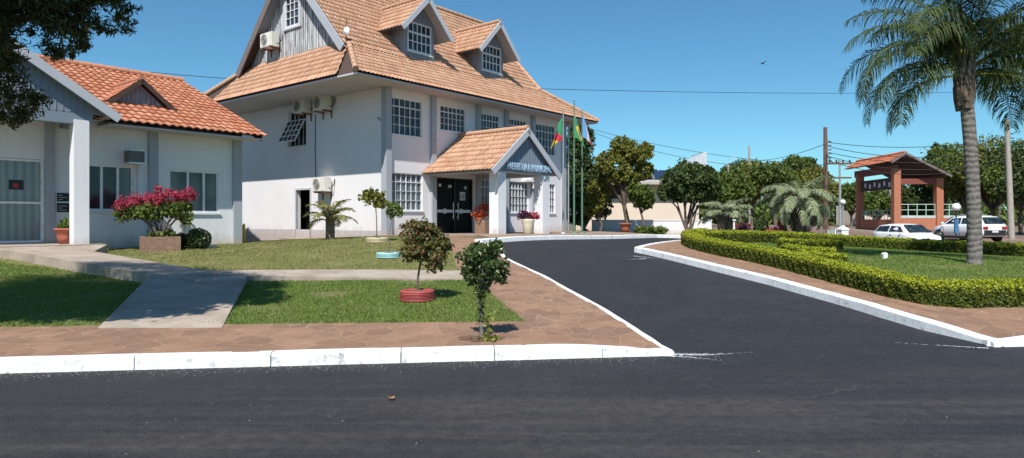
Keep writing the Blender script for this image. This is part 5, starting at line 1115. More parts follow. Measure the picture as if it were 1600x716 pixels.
flag(x, y-.05, 6.1, 'limp green flag with a yellow lozenge on the middle pole', lambda p, q: (5 if (p-.5)**2*2+(q-.5)**2 < .035 else 2) if abs(p-.5)/.42+abs(q-.5)/.4 < 1 else 0, .5, .95, R_(345))
x, y = flagpole(909.5, 29.6, 6.45, 'rightmost of the three flagpoles, with the blue white and red flag', 'green_pole')
flag(x, y-.05, 6.2, 'limp blue white and red flag on the rightmost pole', lambda p, q: 3 if p < .38 else (4 if q > .45 or p < .6 else 1), .5, .95, R_(350))

# ------------------------------------------------------------------ trees behind
def T(px, Y): return at(px, Y), Y
x, y = T(916, 38.5); tree('screen_tree', 'tall dark evergreen tree just behind the flagpoles', 'tree', x, y, [((-.5, 0, 3.4), (.95, .9, 2.6)), ((.2, 0, 2.6), (1.0, .9, 1.9)), ((-.35, 0, 5.3), (.95, .8, 1.15)), ((.8, 0, 1.9), (.8, .7, 1.3)), ((-.5, 0, 1.3), (.9, .8, 1.2))], 24000, .05, 'foliage_dark', .14, fork=.1)
x, y = T(938, 37.5); tree('broad_bush', 'yellow-green bushy tree in front of the dark evergreen', 'tree', x, y, [((-.1, 0, 2.2), (.8, .7, .9)), ((-.5, 0, 1.5), (.8, .7, .8)), ((.2, 0, 2.9), (.45, .4, .5))], 8000, .045, 'foliage_yellow', .08)
x, y = T(981, 36.5); t_ = tree('street_tree', 'yellowish forked tree left of the beige building front', 'tree', x, y, [((-.7, 0, 3.7), (1.0, .9, .9)), ((.4, 0, 4.3), (1.0, .9, .75)), ((-.3, 0, 4.7), (.8, .7, .6)), ((.9, .1, 3.4), (.6, .6, .6)), ((-.2, 0, 3.0), (1.0, .8, .5)), ((1.0, 0, 4.5), (.5, .5, .5)), ((-1.3, 0, 3.9), (.5, .5, .6))], 20000, .046, 'foliage_yellow', .15, fork=.28)
x, y = T(1002, 35.5); tree('street_tree', 'small round tree close to the right of the forked tree', 'tree', x, y, [((0, 0, 2.0), (.75, .7, .7)), ((.3, 0, 1.7), (.5, .5, .4)), ((-.35, 0, 2.3), (.5, .5, .4))], 4600, .052, 'foliage_mid', .07)
x, y = T(1076, 32.5); t_ = tree('street_tree', 'dark multi stemmed round tree in front of the shaded wall', 'tree', x, y, [((-.55, 0, 2.6), (.95, .9, .85)), ((.55, 0, 2.65), (.95, .9, .85)), ((0, 0, 3.1), (.9, .8, .6)), ((1.2, 0, 2.2), (.5, .5, .5)), ((-1.15, 0, 2.1), (.45, .45, .45)), ((0, 0, 2.0), (1.0, .8, .45)), ((.9, 0, 3.0), (.5, .5, .45))], 22000, .045, 'foliage_dark', .08, fork=.12)
m = MB('bark')
for q in ((-.5, 0, 1.4), (.45, .1, 1.5), (-.2, .1, 1.6), (.2, -.1, 1.5)): m.tube([(0, 0, 0), (q[0]*.5, 0, .6), q], [.07, .055, .04], 7)
m.build('stems', t_)
BG = 'background trees beyond the side street'
back = [ # px, Y, centre height, rx, rz, leaf, label
 (1142, 62, 4.6, 2.6, 2.4, 'foliage_mid', 'green tree between the leaning pole and the dark round tree'),
 (1175, 66, 5.2, 3.0, 2.6, 'foliage_yellow', 'broad yellowish tree behind the street lamp pole'),
 (1157, 85, 7.4, 2.6, 2.2, 'foliage_dark', 'dark tree crown showing above the yellowish trees'),
 (1212, 64, 4.8, 2.6, 2.6, 'foliage_mid', 'green tree left of the stout silvery palm'),
 (1240, 72, 6.6, 2.6, 2.2, 'foliage_mid', 'high green tree above the stout silvery palm'),
 (1272, 70, 5.0, 2.8, 2.8, 'foliage_yellow', 'yellow-green tree just left of the dark utility pole'),
 (1110, 60, 4.0, 2.0, 2.0, 'foliage_mid', 'tree right of the beige building wing'),
 (1330, 78, 4.2, 2.2, 2.3, 'foliage_mid', 'round tree seen between the dark utility pole and the bandstand'),
 (1372, 74, 3.4, 2.3, 2.3, 'foliage_mid', 'round tree seen through the left opening of the bandstand'),
 (1435, 66, 3.4, 2.6, 3.0, 'foliage_dark', 'dark tree filling the middle opening of the bandstand'),
 (1475, 64, 6.4, 2.8, 3.2, 'foliage_mid', 'tree rising behind the right slope of the bandstand roof'),
 (1510, 60, 5.7, 3.2, 3.7, 'foliage_mid', 'tree directly behind the tall palm trunk'),
 (1550, 58, 5.9, 3.6, 3.7, 'foliage_yellow', 'broad tree above the parked white suv'),
 (1595, 55, 5.5, 3.5, 3.7, 'foliage_mid', 'broad tree right of the leaning wooden pole'),
 (1625, 50, 4.6, 3.0, 3.4, 'foliage_dark', 'dark tree at the far right edge of the photo'),
 (1462, 100, 11.2, 1.2, 2.6, 'foliage_dark', 'thin dark conifer tip above the bandstand roof'),
 (1560, 90, 9.0, 3.6, 3.0, 'foliage_dark', 'dark crown peeping above the broad trees on the right'),
 (1005, 62, 4.6, 2.4, 1.6, 'foliage_dark', 'dark tree hidden behind the roof of the beige building'),
 (1048, 85, 4.0, 3.0, 2.0, 'foliage_mid', 'distant tree left of the roof wing'),
 (890, 60, 5.0, 2.5, 2.5, 'foliage_mid', 'tree far behind the flagpoles')]
for px, Y, zc, rx, rz_, lf, lb in back:
    x = at(px, Y); z = gz(x, Y); hc = zc-z+ .2; es = [((0, 0, hc), (rx*.75, rx*.7, rz_*.8))]
    for i in range(6): a = i*1.05+random.random(); es.append(((rx*.6*math.cos(a), rx*.5*math.sin(a), hc+random.uniform(-.45, .4)*rz_), (rx*.42, rx*.42, rz_*.4)))
    tree('background_tree', lb, 'tree', x, Y, es, 9000, .085, lf, .16, group=BG, zb=z, inner=.5, fork=.3)
far = MB(['foliage_mid', 'foliage_dark'])
for px in range(-100, 1750, 14):
    Y = 135+random.uniform(-10, 18); x = at(px, Y); crown(far, [((x, Y, 1.3+random.uniform(1.2, 2.6)+(1.5 if px > 1100 else 0)), (3.0, 2.5, 3.2))], 170, .35, random.randint(0, 1), sub=9, subr=.45)
for px in range(-100, 1900, 16):
    Y = 112+random.uniform(-6, 6); x = at(px, Y); crown(far, [((x, Y, 1.0+random.uniform(.6, 1.6)), (2.6, 2.0, 1.9))], 150, .3, random.randint(0, 1), sub=9, subr=.5)
o = far.build('far_woodland'); tag(o, 'far line of green trees closing the horizon', 'trees', kind='stuff')
# shrubs beyond the drive
x, y = T(1189, 31.5); bush('dark green clipped column bush left of the stout palm', x, y, .34, .62, 1500, .04, 'foliage_glossy', name='column_bush', group='small shrubs behind the back hedge')
x, y = T(1162, 31.8); bush('dark purple-green shrub between the squat palm and the column bush', x, y, .36, .42, 700, .04, 'purple_leaf', group='small shrubs behind the back hedge')
x, y = T(1214, 31.0); t_ = thing('flowering_shrub', 'shrub with crimson flowers left of the stout palm trunk', 'shrub', (x, y, gz(x, y))); c = MB(['magenta_bloom', 'foliage_mid']); crown(c, [((-.1, 0, .42), (.45, .35, .3)), ((.25, 0, .85), (.22, .2, .35))], 700, .04, 0); crown(c, [((0, 0, .3), (.5, .4, .3))], 300, .04, 1); c.build('leaves', t_)
x, y = T(1232, 30.6); bush('low green shrub at the foot of the stout palm', x, y, .42, .26, 600, .035, 'foliage_glossy', group='small shrubs behind the back hedge')
x, y = T(1258, 30.8); bush('low bright shrub right of the stout palm trunk', x, y, .3, .22, 400, .035, 'foliage_mid', group='small shrubs behind the back hedge')
x, y = T(1148, 31.0); bush('low yellow-green shrub at the foot of the squat palm', x, y, .5, .22, 600, .035, 'foliage_yellow', group='small shrubs behind the back hedge')
for i, (px, lb) in enumerate(((1003, 'leafy green clump left in the bed under the round trees'), (1018, 'leafy green clump in the middle of the bed under the round trees'), (1033, 'leafy green clump right in the bed under the round trees'))):
    x, y = T(px, 32.6); t_ = thing('leafy_clump', lb, 'plant', (x, y, gz(x, y)), 0, 'leafy clumps in the bed by the drive'); c = MB('foliage_mid'); crown(c, [((0, 0, .16), (.42, .35, .2))], 420, .04, elong=2.4, subr=.5); c.build('leaves', t_)
x, y = T(977, 35.4); pot('terracotta pot at the foot of the forked tree', x, y, gz(x, y), .3, .5, 'terracotta')

# ------------------------------------------------------------------ beige building behind the trees
bb = thing('beige_building', 'low beige building with solar panels and a raised metal wing behind the trees', 'building', (at(1000, 45), 45, .9), 0); ZOFF[bb.name] = 0.9
bx0, bx1 = at(900, 45)-bb.location.x, at(1092, 45)-bb.location.x
m = MB('cream_wall'); m.box(bx0, 0, .3, bx1, 9, 3.92); m.build('wall', bb)
m = MB('dark_timber'); m.box(bx0, -.02, 3.0, at(1000, 45)-bb.location.x, -.003, 3.9); m.build('dark_band', bb)  # plain dark strip along the wall top, below the eave
m = MB('roof_sheet'); m.box(bx0-.2, -.9, 3.92, bx1+.3, 9.3, 4.1)
m.face([(bx0-.2, -.9, 4.1), (bx1+.3, -.9, 4.1), (bx1+.3, 4.5, 4.95), (bx0-.2, 4.5, 4.95)]); m.face([(bx0-.2, 9.3, 4.1), (bx1+.3, 9.3, 4.1), (bx1+.3, 4.5, 4.95), (bx0-.2, 4.5, 4.95)])
m.face([(bx1+.3, -.9, 4.1), (bx1+.3, 9.3, 4.1), (bx1+.3, 4.5, 4.95)]); m.build('roof', bb)
for i, (px, yy) in enumerate(((917, .2), (930, .2), (943, .2), (1008, .3), (1024, .3), (1012, 1.9), (1028, 1.9), (1040, 1.2))):
    x = at(px, 45)-bb.location.x; zz = 4.1+(yy+.9)*.157; p_ = MB(['solar_panel', 'panel_frame']); S = Vector((0, 1, .5)).normalized(); p_.obox((x, yy, zz+.05), X_, S, X_.cross(S), 0, .6, 0, 1.3, 0, .05, 0); p_.obox((x-.03, yy-.03, zz+.03), X_, S, X_.cross(S), 0, .03, 0, 1.35, 0, .08, 1); p_.build('solar_panel', bb)
wgx = at(1067, 45)-bb.location.x; we = at(1095, 45)-bb.location.x; m = MB('wing_metal')
a = [(wgx, -.5, 4.9), (we, -.5, 6.05), (we, 2.5, 6.05), (wgx, 2.5, 4.9)]; m.face(a); m.face([(p[0], p[1], p[2]-.12) for p in a]); m.face([(wgx, -.5, 4.9), (we, -.5, 6.05), (we, -.5, 4.3), (wgx, -.5, 4.3)]); m.box(we, -.55, 3.9, we+.25, 2.5, 6.1); m.build('roof_wing', bb)
m = MB('steel_pole'); m.tube([(at(1020, 45)-bb.location.x, 2, 4.7), (at(1020, 45)-bb.location.x, 2, 6.0)], .03); m.build('roof_mast', bb)
gwl = thing('garden_wall', 'low white wall behind the round trees beyond the drive', 'wall', (at(1000, 39.5), 39.5, .8)); m = MB('white_wall'); a0 = at(925, 39.5)-gwl.location.x; a1 = at(1112, 39.5)-gwl.location.x; m.box(a0, 0, -.3, a1, .15, .72); m.box(a0-.02, -.03, .72, a1+.02, .18, .78); m.build('wall', gwl)
gp = thing('gate_post', 'white rendered gate post beside the squat palm', 'gate post', (at(1133, 33.5), 33.5, gz(at(1133, 33.5), 33.5)), .1); m = MB('white_wall'); m.box(-.3, -.2, -.1, .42, .2, .86); m.box(-.34, -.24, .86, .46, .24, .93); m.build('post', gp)
for px, w_, h_, lb, mt in ((1158, .9, .72, 'low ribbed brown panel wall right of the white gate post', 'terracotta_dark'), (1173, .42, .6, 'small grey block pillar left of the column bush', 'concrete_pole'), (1200, .5, .55, 'small grey block pillar right of the column bush', 'concrete_pole')):
    x, y = T(px, 34.5); t_ = thing('block_wall', lb, 'low wall', (x, y, gz(x, y)), .1); m = MB(mt); m.box(-w_/2, -.15, -.2, w_/2, .15, h_); m.box(-w_/2-.03, -.18, h_, w_/2+.03, .18, h_+.06); m.build('wall', t_)

# ------------------------------------------------------------------ lamp post, pedestal, poles, wires
def globe_lamp(px, Y, zg, r, label, mat, arm=False):
    x = at(px, Y); z = gz(x, Y)-.1; t_ = thing('globe_lamp', label, 'street lamp', (x, Y, z)); m = MB(mat); m.tube([(0, 0, 0), (0, 0, zg-z-r*.8)], [.05, .035], 8); m.build('post', t_); m = MB('lamp_globe'); m.sphere((0, 0, zg-z), r, n=20); m.build('globe', t_); m = MB(mat); m.lathe((0, 0, zg-z-r*1.15), [(.03, 0), (r*.55, .05), (r*.5, .12)], 12); m.build('collar', t_); return t_
globe_lamp(1317, 33, zat(316, 33), .13, 'small white globe lamp behind the white pedestal', 'steel_pole')
t_ = globe_lamp(1494, 40, zat(324, 40), .24, 'white globe lamp on a dark post with a blue bracket beside the parked suv', 'black_plastic')
m = MB('blue_paint'); m.box(-.10, -.06, .7, .10, .06, 1.55); m.build('bracket', t_)
x, y = T(1317, 27.5); t_ = thing('pedestal', 'white pedestal pillar with a stepped cap behind the back hedge', 'pedestal', (x, y, gz(x, y)-.1), .15); m = MB('post_white'); m.box(-.15, -.15, 0, .15, .15, .78); m.grid([[(a*k_, b*k_, z) for a, b in ((-1, -1), (1, -1), (1, 1), (-1, 1))] for z, k_ in ((.78, .17), (.84, .17), (.93, .05), (.98, .045))], closed=True, sm=False); m.build('shaft', t_)
x, y = T(1301, 28.2); t_ = thing('sign_board', 'dull green board leaning beside the white pedestal', 'board', (x, y, gz(x, y)-.05), .1); m = MB('grey_board'); m.obox((0, 0, 0), X_, Vector((0, .3, .95)).normalized(), Vector((0, -.95, .3)).normalized(), -.28, .22, 0, .75, -.02, .02); m.build('panel', t_)
m = MB('terracotta_dark'); m.box(-.33, -.03, 0, -.27, .04, .72); m.build('post', t_)
m = MB('steel_pole'); m.tube([(.12, -.1, .0), (.16, .05, .4), (.26, .2, .75)], .02, 6); m.tube([(.2, -.1, .0), (.24, .05, .4), (.34, .2, .75)], .02, 6); m.build('brace', t_)
poles = []
def pole(px0, px1, Y, ztop, r, mat, label, arm=None, name='utility_pole'):
    x0 = at(px0, Y); x1 = at(px1, Y); z = gz(x0, Y)-.1; t_ = thing(name, label, 'utility pole', (x0, Y, z), 0); m = MB(mat); m.tube([(0, 0, -.2), ((x1-x0)*.5, 0, (ztop-z)*.5), (x1-x0, 0, ztop-z)], [r*1.15, r, r*.8], 12); m.build('pole', t_)
    if arm == 'cross':
        for dz in (.25, 1.1): m = MB('wood_pole'); m.box(x1-x0-.7, -.06, ztop-z-dz-.1, x1-x0+.7, .06, ztop-z-dz); m.build('crossarm', t_)
        for k_ in (-.6, -.2, .2, .6): m = MB('black_plastic'); m.tube([(x1-x0+k_, 0, ztop-z-.25), (x1-x0+k_, 0, ztop-z-.08)], .045, 6); m.build('insulator', t_)
    if arm == 'rack':
        for i in range(5): m = MB('black_plastic'); m.tube([(x1-x0+.1, -.1, ztop-z-1.0-.28*i), (x1-x0+.34, -.16, ztop-z-1.0-.28*i)], .04, 6); m.build('insulator', t_)
        m = MB('steel_pole'); m.box(x1-x0+.08, -.16, ztop-z-2.3, x1-x0+.13, -.1, ztop-z-.8); m.build('rack', t_)
    if arm == 'lamp':
        m = MB('steel_pole'); m.tube([(x1-x0, 0, ztop-z-2.0), (x1-x0-.7, 0, ztop-z-1.45), (x1-x0-1.5, 0, ztop-z-1.3)], .035, 6); m.build('lamp_arm', t_); m = MB('lamp_globe'); m.box(x1-x0-2.0, -.1, ztop-z-1.38, x1-x0-1.5, .1, ztop-z-1.28); m.build('lamp_head', t_)
    poles.append((x1, Y, ztop)); return t_
pole(1290.5, 1289.5, 46, zat(199, 46), .15, 'wood_pole', 'dark reddish wooden utility pole left of the bandstand', 'rack')
pole(1172, 1170.5, 75, zat(228, 75), .14, 'concrete_pole', 'grey concrete pole with a thin lamp arm above the background trees', 'lamp')
pole(1139, 1138, 62, zat(257, 62), .13, 'concrete_pole', 'short grey pole above the squat palm', None)
pole(1313, 1312, 40, zat(248, 40), .07, 'steel_pole', 'slim steel pole with small crossarm just right of the wooden utility pole', 'cross')
pole(1581, 1573, 44, zat(186, 44), .17, 'concrete_pole', 'weathered leaning pole at the right beside the parked suv', 'rack')
pole(1346, 1346, 110, zat(268, 110), .12, 'concrete_pole', 'distant thin pole above the left eave of the bandstand', None)
def wire(a, b, sag, label, r=.012):
    a = Vector(a); b = Vector(b); n = 18; t_ = thing('power_line', label, 'power line', tuple(a), 0, 'overhead power lines'); m = MB('wire_black'); m.tube([(b-a)*(i/n)+Vector((0, 0, -sag*4*(i/n)*(1-i/n))) for i in range(n+1)], r, 5); m.build('cable', t_)
W1 = poles[0]; W5 = poles[4]
wp = lambda px, py, Y: (at(px, Y), Y, zat(py, Y))
wire(wp(845, 139, 33), wp(1700, 137, 60), .35, 'thin wire crossing the sky from the town hall roof to the palm', .014)
wire(wp(1700, 137, 60), wp(2200, 120, 60), .3, 'wire continuing off the right edge behind the palm', .014)
wire(wp(60, 94, 60), wp(440, 128, 60), .2, 'thin wire in the sky behind the annexe roof ridge', .03)
wire(wp(918, 200, 50), (W1[0], 46, zat(258, 46)), .5, 'upper long wire from behind the flags to the wooden pole', .016)
wire(wp(918, 204, 50), (W1[0], 46, zat(262, 46)), .9, 'lower long wire from behind the flags to the wooden pole', .016)
wire((W1[0], 46, zat(225, 46)), wp(1171, 250, 75), .4, 'wire from the wooden pole down to the lamp pole', .022)
wire(wp(1171, 250, 75), wp(1090, 284, 110), .4, 'faint wire from the lamp pole to the far trees', .03)
for i, (p0, p1, sg_, lb) in enumerate(((222, 215, .5, 'topmost wire between the wooden pole and the leaning pole'), (228, 232, .7, 'second wire between the wooden pole and the leaning pole'), (237, 240, .7, 'third wire between the wooden pole and the leaning pole'), (243, 246, .9, 'fourth wire between the wooden pole and the leaning pole'), (250, 250, 1.0, 'lowest wire between the wooden pole and the leaning pole'))):
    wire((W1[0], 46, zat(p0, 46)), (W5[0], 44, zat(p1, 44)), sg_, lb, .022)
for i, (p0, lb) in enumerate(((222, 'upper wire running right out of the photo from the leaning pole'), (236, 'middle wire running right out of the photo from the leaning pole'), (248, 'lower wire running right out of the photo from the leaning pole'))):
    wire((W5[0], 44, zat(p0, 44)), wp(1760, p0-14, 40), .3, lb, .022)
wire((W1[0]+.1, 46, zat(240, 46)), (poles[3][0], 40, zat(252, 40)), .35, 'slack looping cable between the wooden pole and the slim steel pole', .03)
bd = thing('bird', 'tiny dark bird flying high in the clear sky', 'bird', wp(1191.5, 99.5, 40), .6); m = MB('black_plastic'); m.sphere((0, 0, 0), .13, .05, .045, 10); m.face([(-.04, .0, .02), (.07, 0, .02), (0, .28, .10), (-.06, .26, .10)]); m.face([(-.04, 0, .02), (.07, 0, .02), (0, -.28, .10), (-.06, -.26, .10)]); m.face([(-.1, -.01, .0), (-.1, .01, 0), (-.22, .05, .01), (-.22, -.05, .01)]); m.build('body', bd)

# ------------------------------------------------------------------ bandstand
pg = thing('bandstand', 'open bandstand with terracotta pillars and an orange tiled gable roof across the side street', 'bandstand', (29.5, 51.2, .5), -.06); ZOFF[pg.name] = .5
GX, GY = 3.15, 6.0
for (a, b) in ((0, 0), (GX, 0), (0, GY), (GX, GY)): m = MB('terracotta_paint'); m.box(a-.25, b-.25, .0, a+.25, b+.25, 5.45 if a == 0 else 4.75); m.build('pillar', pg)
m = MB('terracotta_dark'); m.box(.3, -.18, 4.3, GX+.2, .1, 4.72); m.build('beam', pg); m = MB('terracotta_dark'); m.box(-.24, -.2, 5.2, .1, GY+.5, 5.75); m.build('beam', pg); m = MB('terracotta_dark'); m.box(GX-.1, .1, 4.6, GX+.18, GY+.2, 4.9); m.build('beam', pg)
rt = MB('bandstand_tile'); CXp = .2; zt, zl_, W_ = 6.62, {-1: 5.96, 1: 4.92}, {-1: 1.05, 1: 3.35}
for k in (-1, 1):
    W2, zl = W_[k], zl_[k]; Oe = Vector((CXp+k*W2, -1.0, zl)); S = Vector((-k*W2, 0, zt-zl)); Sl = S.length; rt.tiles(Oe, Vector((0, 1, 0)), S, [(0, 0), (GY+2.2, 0), (GY+2.2, Sl), (0, Sl)], tw=.25, rl=.42, amp=.04, seg=4, u0=900)
caps(rt, (CXp, -1.0, zt+.05), (CXp, GY+1, zt+.05), .11, .4); rt.build('roof', pg)
un = MB('dark_timber')
for k in (-1, 1): W2, zl = W_[k], zl_[k]; un.face([(CXp+k*(W2-.05), -.97, zl-.04), (CXp+k*(W2-.05), GY+.95, zl-.04), (CXp, GY+.95, zt-.05), (CXp, -.97, zt-.05)])
un.build('roof_lining', pg)
for k in (-1, 1): barge(pg, (CXp+k*(W_[k]+.03), -1.0, zl_[k]-.03), (CXp, -1.0, zt+.03), (0, -1, 0), .13, .05, 'dark_board')
m = MB('terracotta_paint'); m.box(.25, -.12, .55, GX-.25, .12, 1.72); m.box(-.12, .25, .2, .12, GY-.25, 1.6); m.box(GX+.3, -.12, .55, GX+1.3, .12, 1.72); m.build('parapet', pg)
m = MB('aqua_paint'); m.box(-.4, -.35, -.6, GX+1.9, GY+.4, .55); m.build('base', pg)
m = MB('aqua_paint'); m.box(.25, -.1, 1.72, GX-.25, .1, 1.9); m.box(GX+.3, -.1, 1.72, GX+1.3, .1, 1.9); m.build('coping', pg)
def rail(x0, x1, z0, z1, n):
    m = MB('rail_green')
    for z in (z1, (z0+z1)/2): m.tube([(x0, 0, z), (x1, 0, z)], .03, 6)
    for i in range(n+1): x = x0+(x1-x0)*i/n; m.tube([(x, 0, z0), (x, 0, z1)], .03, 6)
    m.build('railing', pg)
rail(.25, GX-.25, 1.9, 2.75, 4); rail(GX+.3, GX+1.3, 1.9, 2.75, 2)
m = MB('rail_green')
for z in (1.95, 2.3): m.tube([(0, .25, z), (0, GY-.25, z)], .03, 6)
for i in range(12): m.tube([(0, .35+.48*i, 1.6), (0, .35+.48*i, 2.3)], .02, 5)
m.build('railing', pg)
m = MB(['dark_timber', 'print_white']); m.box(-.06, .36, 3.95, .02, GY-.36, 4.85)
for i in range(6): z0_ = 4.15+.12*(i % 2); m.box(-.07, .7+.8*i, z0_, -.061, 1.0+.8*i, z0_+.35, 1)
m.build('banner', pg)
hs = thing('far_house', 'pale house with a low roof seen through the bandstand', 'house', (at(1385, 80), 80, .9), .2); m = MB('cream_wall'); m.box(-3, 0, -.4, 3.5, 5, 3.3); m.build('wall', hs); m = MB('aluminium'); m.face([(-3.4, -.5, 3.3), (3.9, -.5, 3.3), (3.9, 2.5, 4.4), (-3.4, 2.5, 4.4)]); m.face([(-3.4, 5.5, 3.3), (3.9, 5.5, 3.3), (3.9, 2.5, 4.4), (-3.4, 2.5, 4.4)]); m.build('roof', hs)
for a in (-2, .2, 2.0): m = MB('dark_glass'); m.box(a, -.02, 1.0, a+.9, -.002, 2.1); m.build('window', hs)

# ------------------------------------------------------------------ cars
def car(name, label, cat, x, y, z, head, L_, Wd, prof, belt, roofpts, wb, wr, rear=False, clad=False, sides=()):
    """prof: list of (x, bottom, shoulder height, half width); roofpts: (x, z, half width) ; +x is forward"""
    t_ = thing(name, label, cat, (x, y, z), head); body = MB(['car_white', 'black_plastic']); rows = []
    for (px, zb_, zs, hw) in prof:
        half = [(0, zb_), (hw*.86, zb_), (hw*.98, zb_+.10), (hw, (zb_+zs)/2), (hw*.985, zs-.10), (hw*.93, zs-.02), (hw*.75, zs+.015), (0, zs+.03)]
        rows.append([(px, yy, zz) for yy, zz in half]+[(px, -yy, zz) for yy, zz in half[-2:0:-1]])
    body.grid(rows, 0, closed=True); body.face(rows[0][::-1]); body.face(rows[-1])
    bo = body.build('body', t_)
    cab = MB('car_white'); rows = []
    bz = lambda px: np.interp(px, [p[0] for p in prof], [p[2] for p in prof]); bw = lambda px: np.interp(px, [p[0] for p in prof], [p[3] for p in prof])*.93
    for (px, zt_, hw) in roofpts:
        b0 = bz(px)-.03; w0 = bw(px); half = [(w0, b0), (w0*.6+hw*.4, b0+(zt_-b0)*.45), (hw, b0+(zt_-b0)*.92), (hw*.8, zt_), (0, zt_+.015)]
        rows.append([(px, yy, zz) for yy, zz in half]+[(px, -yy, zz) for yy, zz in half[-2::-1]])
    cab.grid(rows, 0); cab.face(rows[0][::-1]); cab.face(rows[-1]); cab.build('cabin', t_)
    rz_ = lambda px: np.interp(px, [p[0] for p in roofpts], [p[1] for p in roofpts]); rw = lambda px: np.interp(px, [p[0] for p in roofpts], [p[2] for p in roofpts])
    def side(px, pz):                      # body surface at (x, z) on the cabin flank
        b0 = bz(px)-.03; f = (pz-b0)/max(.05, rz_(px)-b0); w0, hw = bw(px), rw(px); return np.interp(f, [0, .45, .92, 1], [w0, w0*.6+hw*.4, hw, hw*.8])
    for poly in sides:
        for s in (-1, 1):
            g_ = MB('car_glass'); g_.face([(a, s*(side(a, b)+.018), b) for a, b in poly]); g_.build('side_window', t_)
    def screen(xa, za, xb_, zb2, wa_, wb_, nm, dx, dz=0.02):
        g_ = MB('car_glass'); g_.grid([[(xa+(xb_-xa)*f+dx, (wa_+(wb_-wa_)*f)*yy, za+(zb2-za)*f+dz) for yy in (-1, -.9, 0, .9, 1)] for f in (0, .5, 1)]); g_.build(nm, t_)
    screen(*belt[0], 'windscreen', .04); screen(*belt[1], 'rear_window', -.03)
    for wx in (wb[0], wb[1]):
        for s in (-1, 1):
            hw = np.interp(wx, [p[0] for p in prof], [p[3] for p in prof]); a_ = MB('black_plastic'); a_.face([(wx+(wr+.05)*math.cos(k*PI/10), s*(hw+.004), wr+(wr+.05)*math.sin(k*PI/10)) for k in range(20)]); a_.build('wheel_arch', t_)
            ty = MB('tyre_rubber'); pr = [(wr*.6, -.09), (wr*.95, -.09), (wr, -.05), (wr, .05), (wr*.95, .09), (wr*.6, .09)]
            ty.grid([[(wx+r_*math.cos(2*PI*j/24), s*(hw-.07)+yy, wr+r_*math.sin(2*PI*j/24)) for j in range(24)] for r_, yy in pr], closed=True); w_ = ty.build('wheel', t_)
            rm = MB(['rim_metal', 'black_plastic']); yy = s*(hw+.012); rm.face([(wx+wr*.6*math.cos(2*PI*j/20), yy, wr+wr*.6*math.sin(2*PI*j/20)) for j in range(20)], 1)
            for k in range(5):
                a = k*2*PI/5; rm.tube([(wx, yy+s*.008, wr), (wx+wr*.56*math.cos(a), yy+s*.008, wr+wr*.56*math.sin(a))], .035, 5)
            rm.tube([(wx+wr*.6*math.cos(2*PI*j/20), yy+s*.005, wr+wr*.6*math.sin(2*PI*j/20)) for j in range(21)], .022, 5); rm.build('rim', w_)
    for s in (-1, 1):
        mr = MB('car_white' if clad else 'black_plastic'); fx = belt[0][2]+.12; mr.sphere((belt[0][0]-.38, s*(bw(.4)+.14), bz(.4)+.09), .06, .1, .07, 10); mr.build('mirror', t_)
        for hx in (sides[0][0][0]-.0,): hd = MB('black_plastic' if not clad else 'aluminium'); hd.box(hx+.1, s*(bw(hx)*1.06+.0)-.015, bz(hx)-.17, hx+.28, s*(bw(hx)*1.06)+.02, bz(hx)-.13); hd.build('door_handle', t_)
        for (dx,) in ((sides[0][0][0]-.02,), (sides[0][1][0]+.03,)):
            ds = MB('black_plastic'); ds.box(dx, s*(bw(dx)/.93)*.99-.01, .38, dx+.012, s*(bw(dx)/.93)+.004, bz(dx)-.14); ds.build('door_seam', t_)
    f0 = prof[-1]; r0_ = prof[0]
    for s in (-1, 1):
        h_ = MB('headlamp'); h_.obox((f0[0]-.06, 0, 0), X_, Y_, Z_, -.02, .10, s*f0[3]*.55, s*f0[3]*.98, f0[2]-.24, f0[2]-.07); h_.build('headlight', t_)
        h_ = MB('tail_red'); h_.obox((r0_[0]+.04, 0, 0), X_, Y_, Z_, -.075, .14, s*r0_[3]*.62, s*r0_[3]*1.02, r0_[2]-.22, r0_[2]-.06); h_.build('tail_light', t_)
    g_ = MB('black_plastic'); g_.box(f0[0]-.01, -f0[3]*.5, f0[2]-.22, f0[0]+.025, f0[3]*.5, f0[2]-.10); g_.box(f0[0]-.01, -f0[3]*.7, f0[1]+.03, f0[0]+.03, f0[3]*.7, f0[1]+.16); g_.build('grille', t_)
    bp_ = MB('black_plastic'); bp_.box(r0_[0]-.035, -r0_[3]*.95, r0_[1]-.02, r0_[0]+.1, r0_[3]*.95, r0_[1]+(.30 if clad else .1)); bp_.build('rear_bumper', t_)
    pl = MB('print_white'); pl.box(r0_[0]-.045, -.2, r0_[2]-.42, r0_[0]-.02, .2, r0_[2]-.30); pl.build('number_plate', t_)
    if clad:
        for s in (-1, 1): q = MB('black_plastic'); q.box(wb[0]+.36, s*Wd/2-.03, .18, wb[1]-.36, s*Wd/2+.02, .32); q.build('sill_cladding', t_)
        q = MB('aluminium'); 
        for s in (-1, 1): q.tube([(-1.3, s*.56, roofpts[1][1]+.05), (-.2, s*.58, roofpts[2][1]+.06), (.6, s*.56, roofpts[-2][1]+.04)], .02, 5)
        q.build('roof_rails', t_)
    return t_
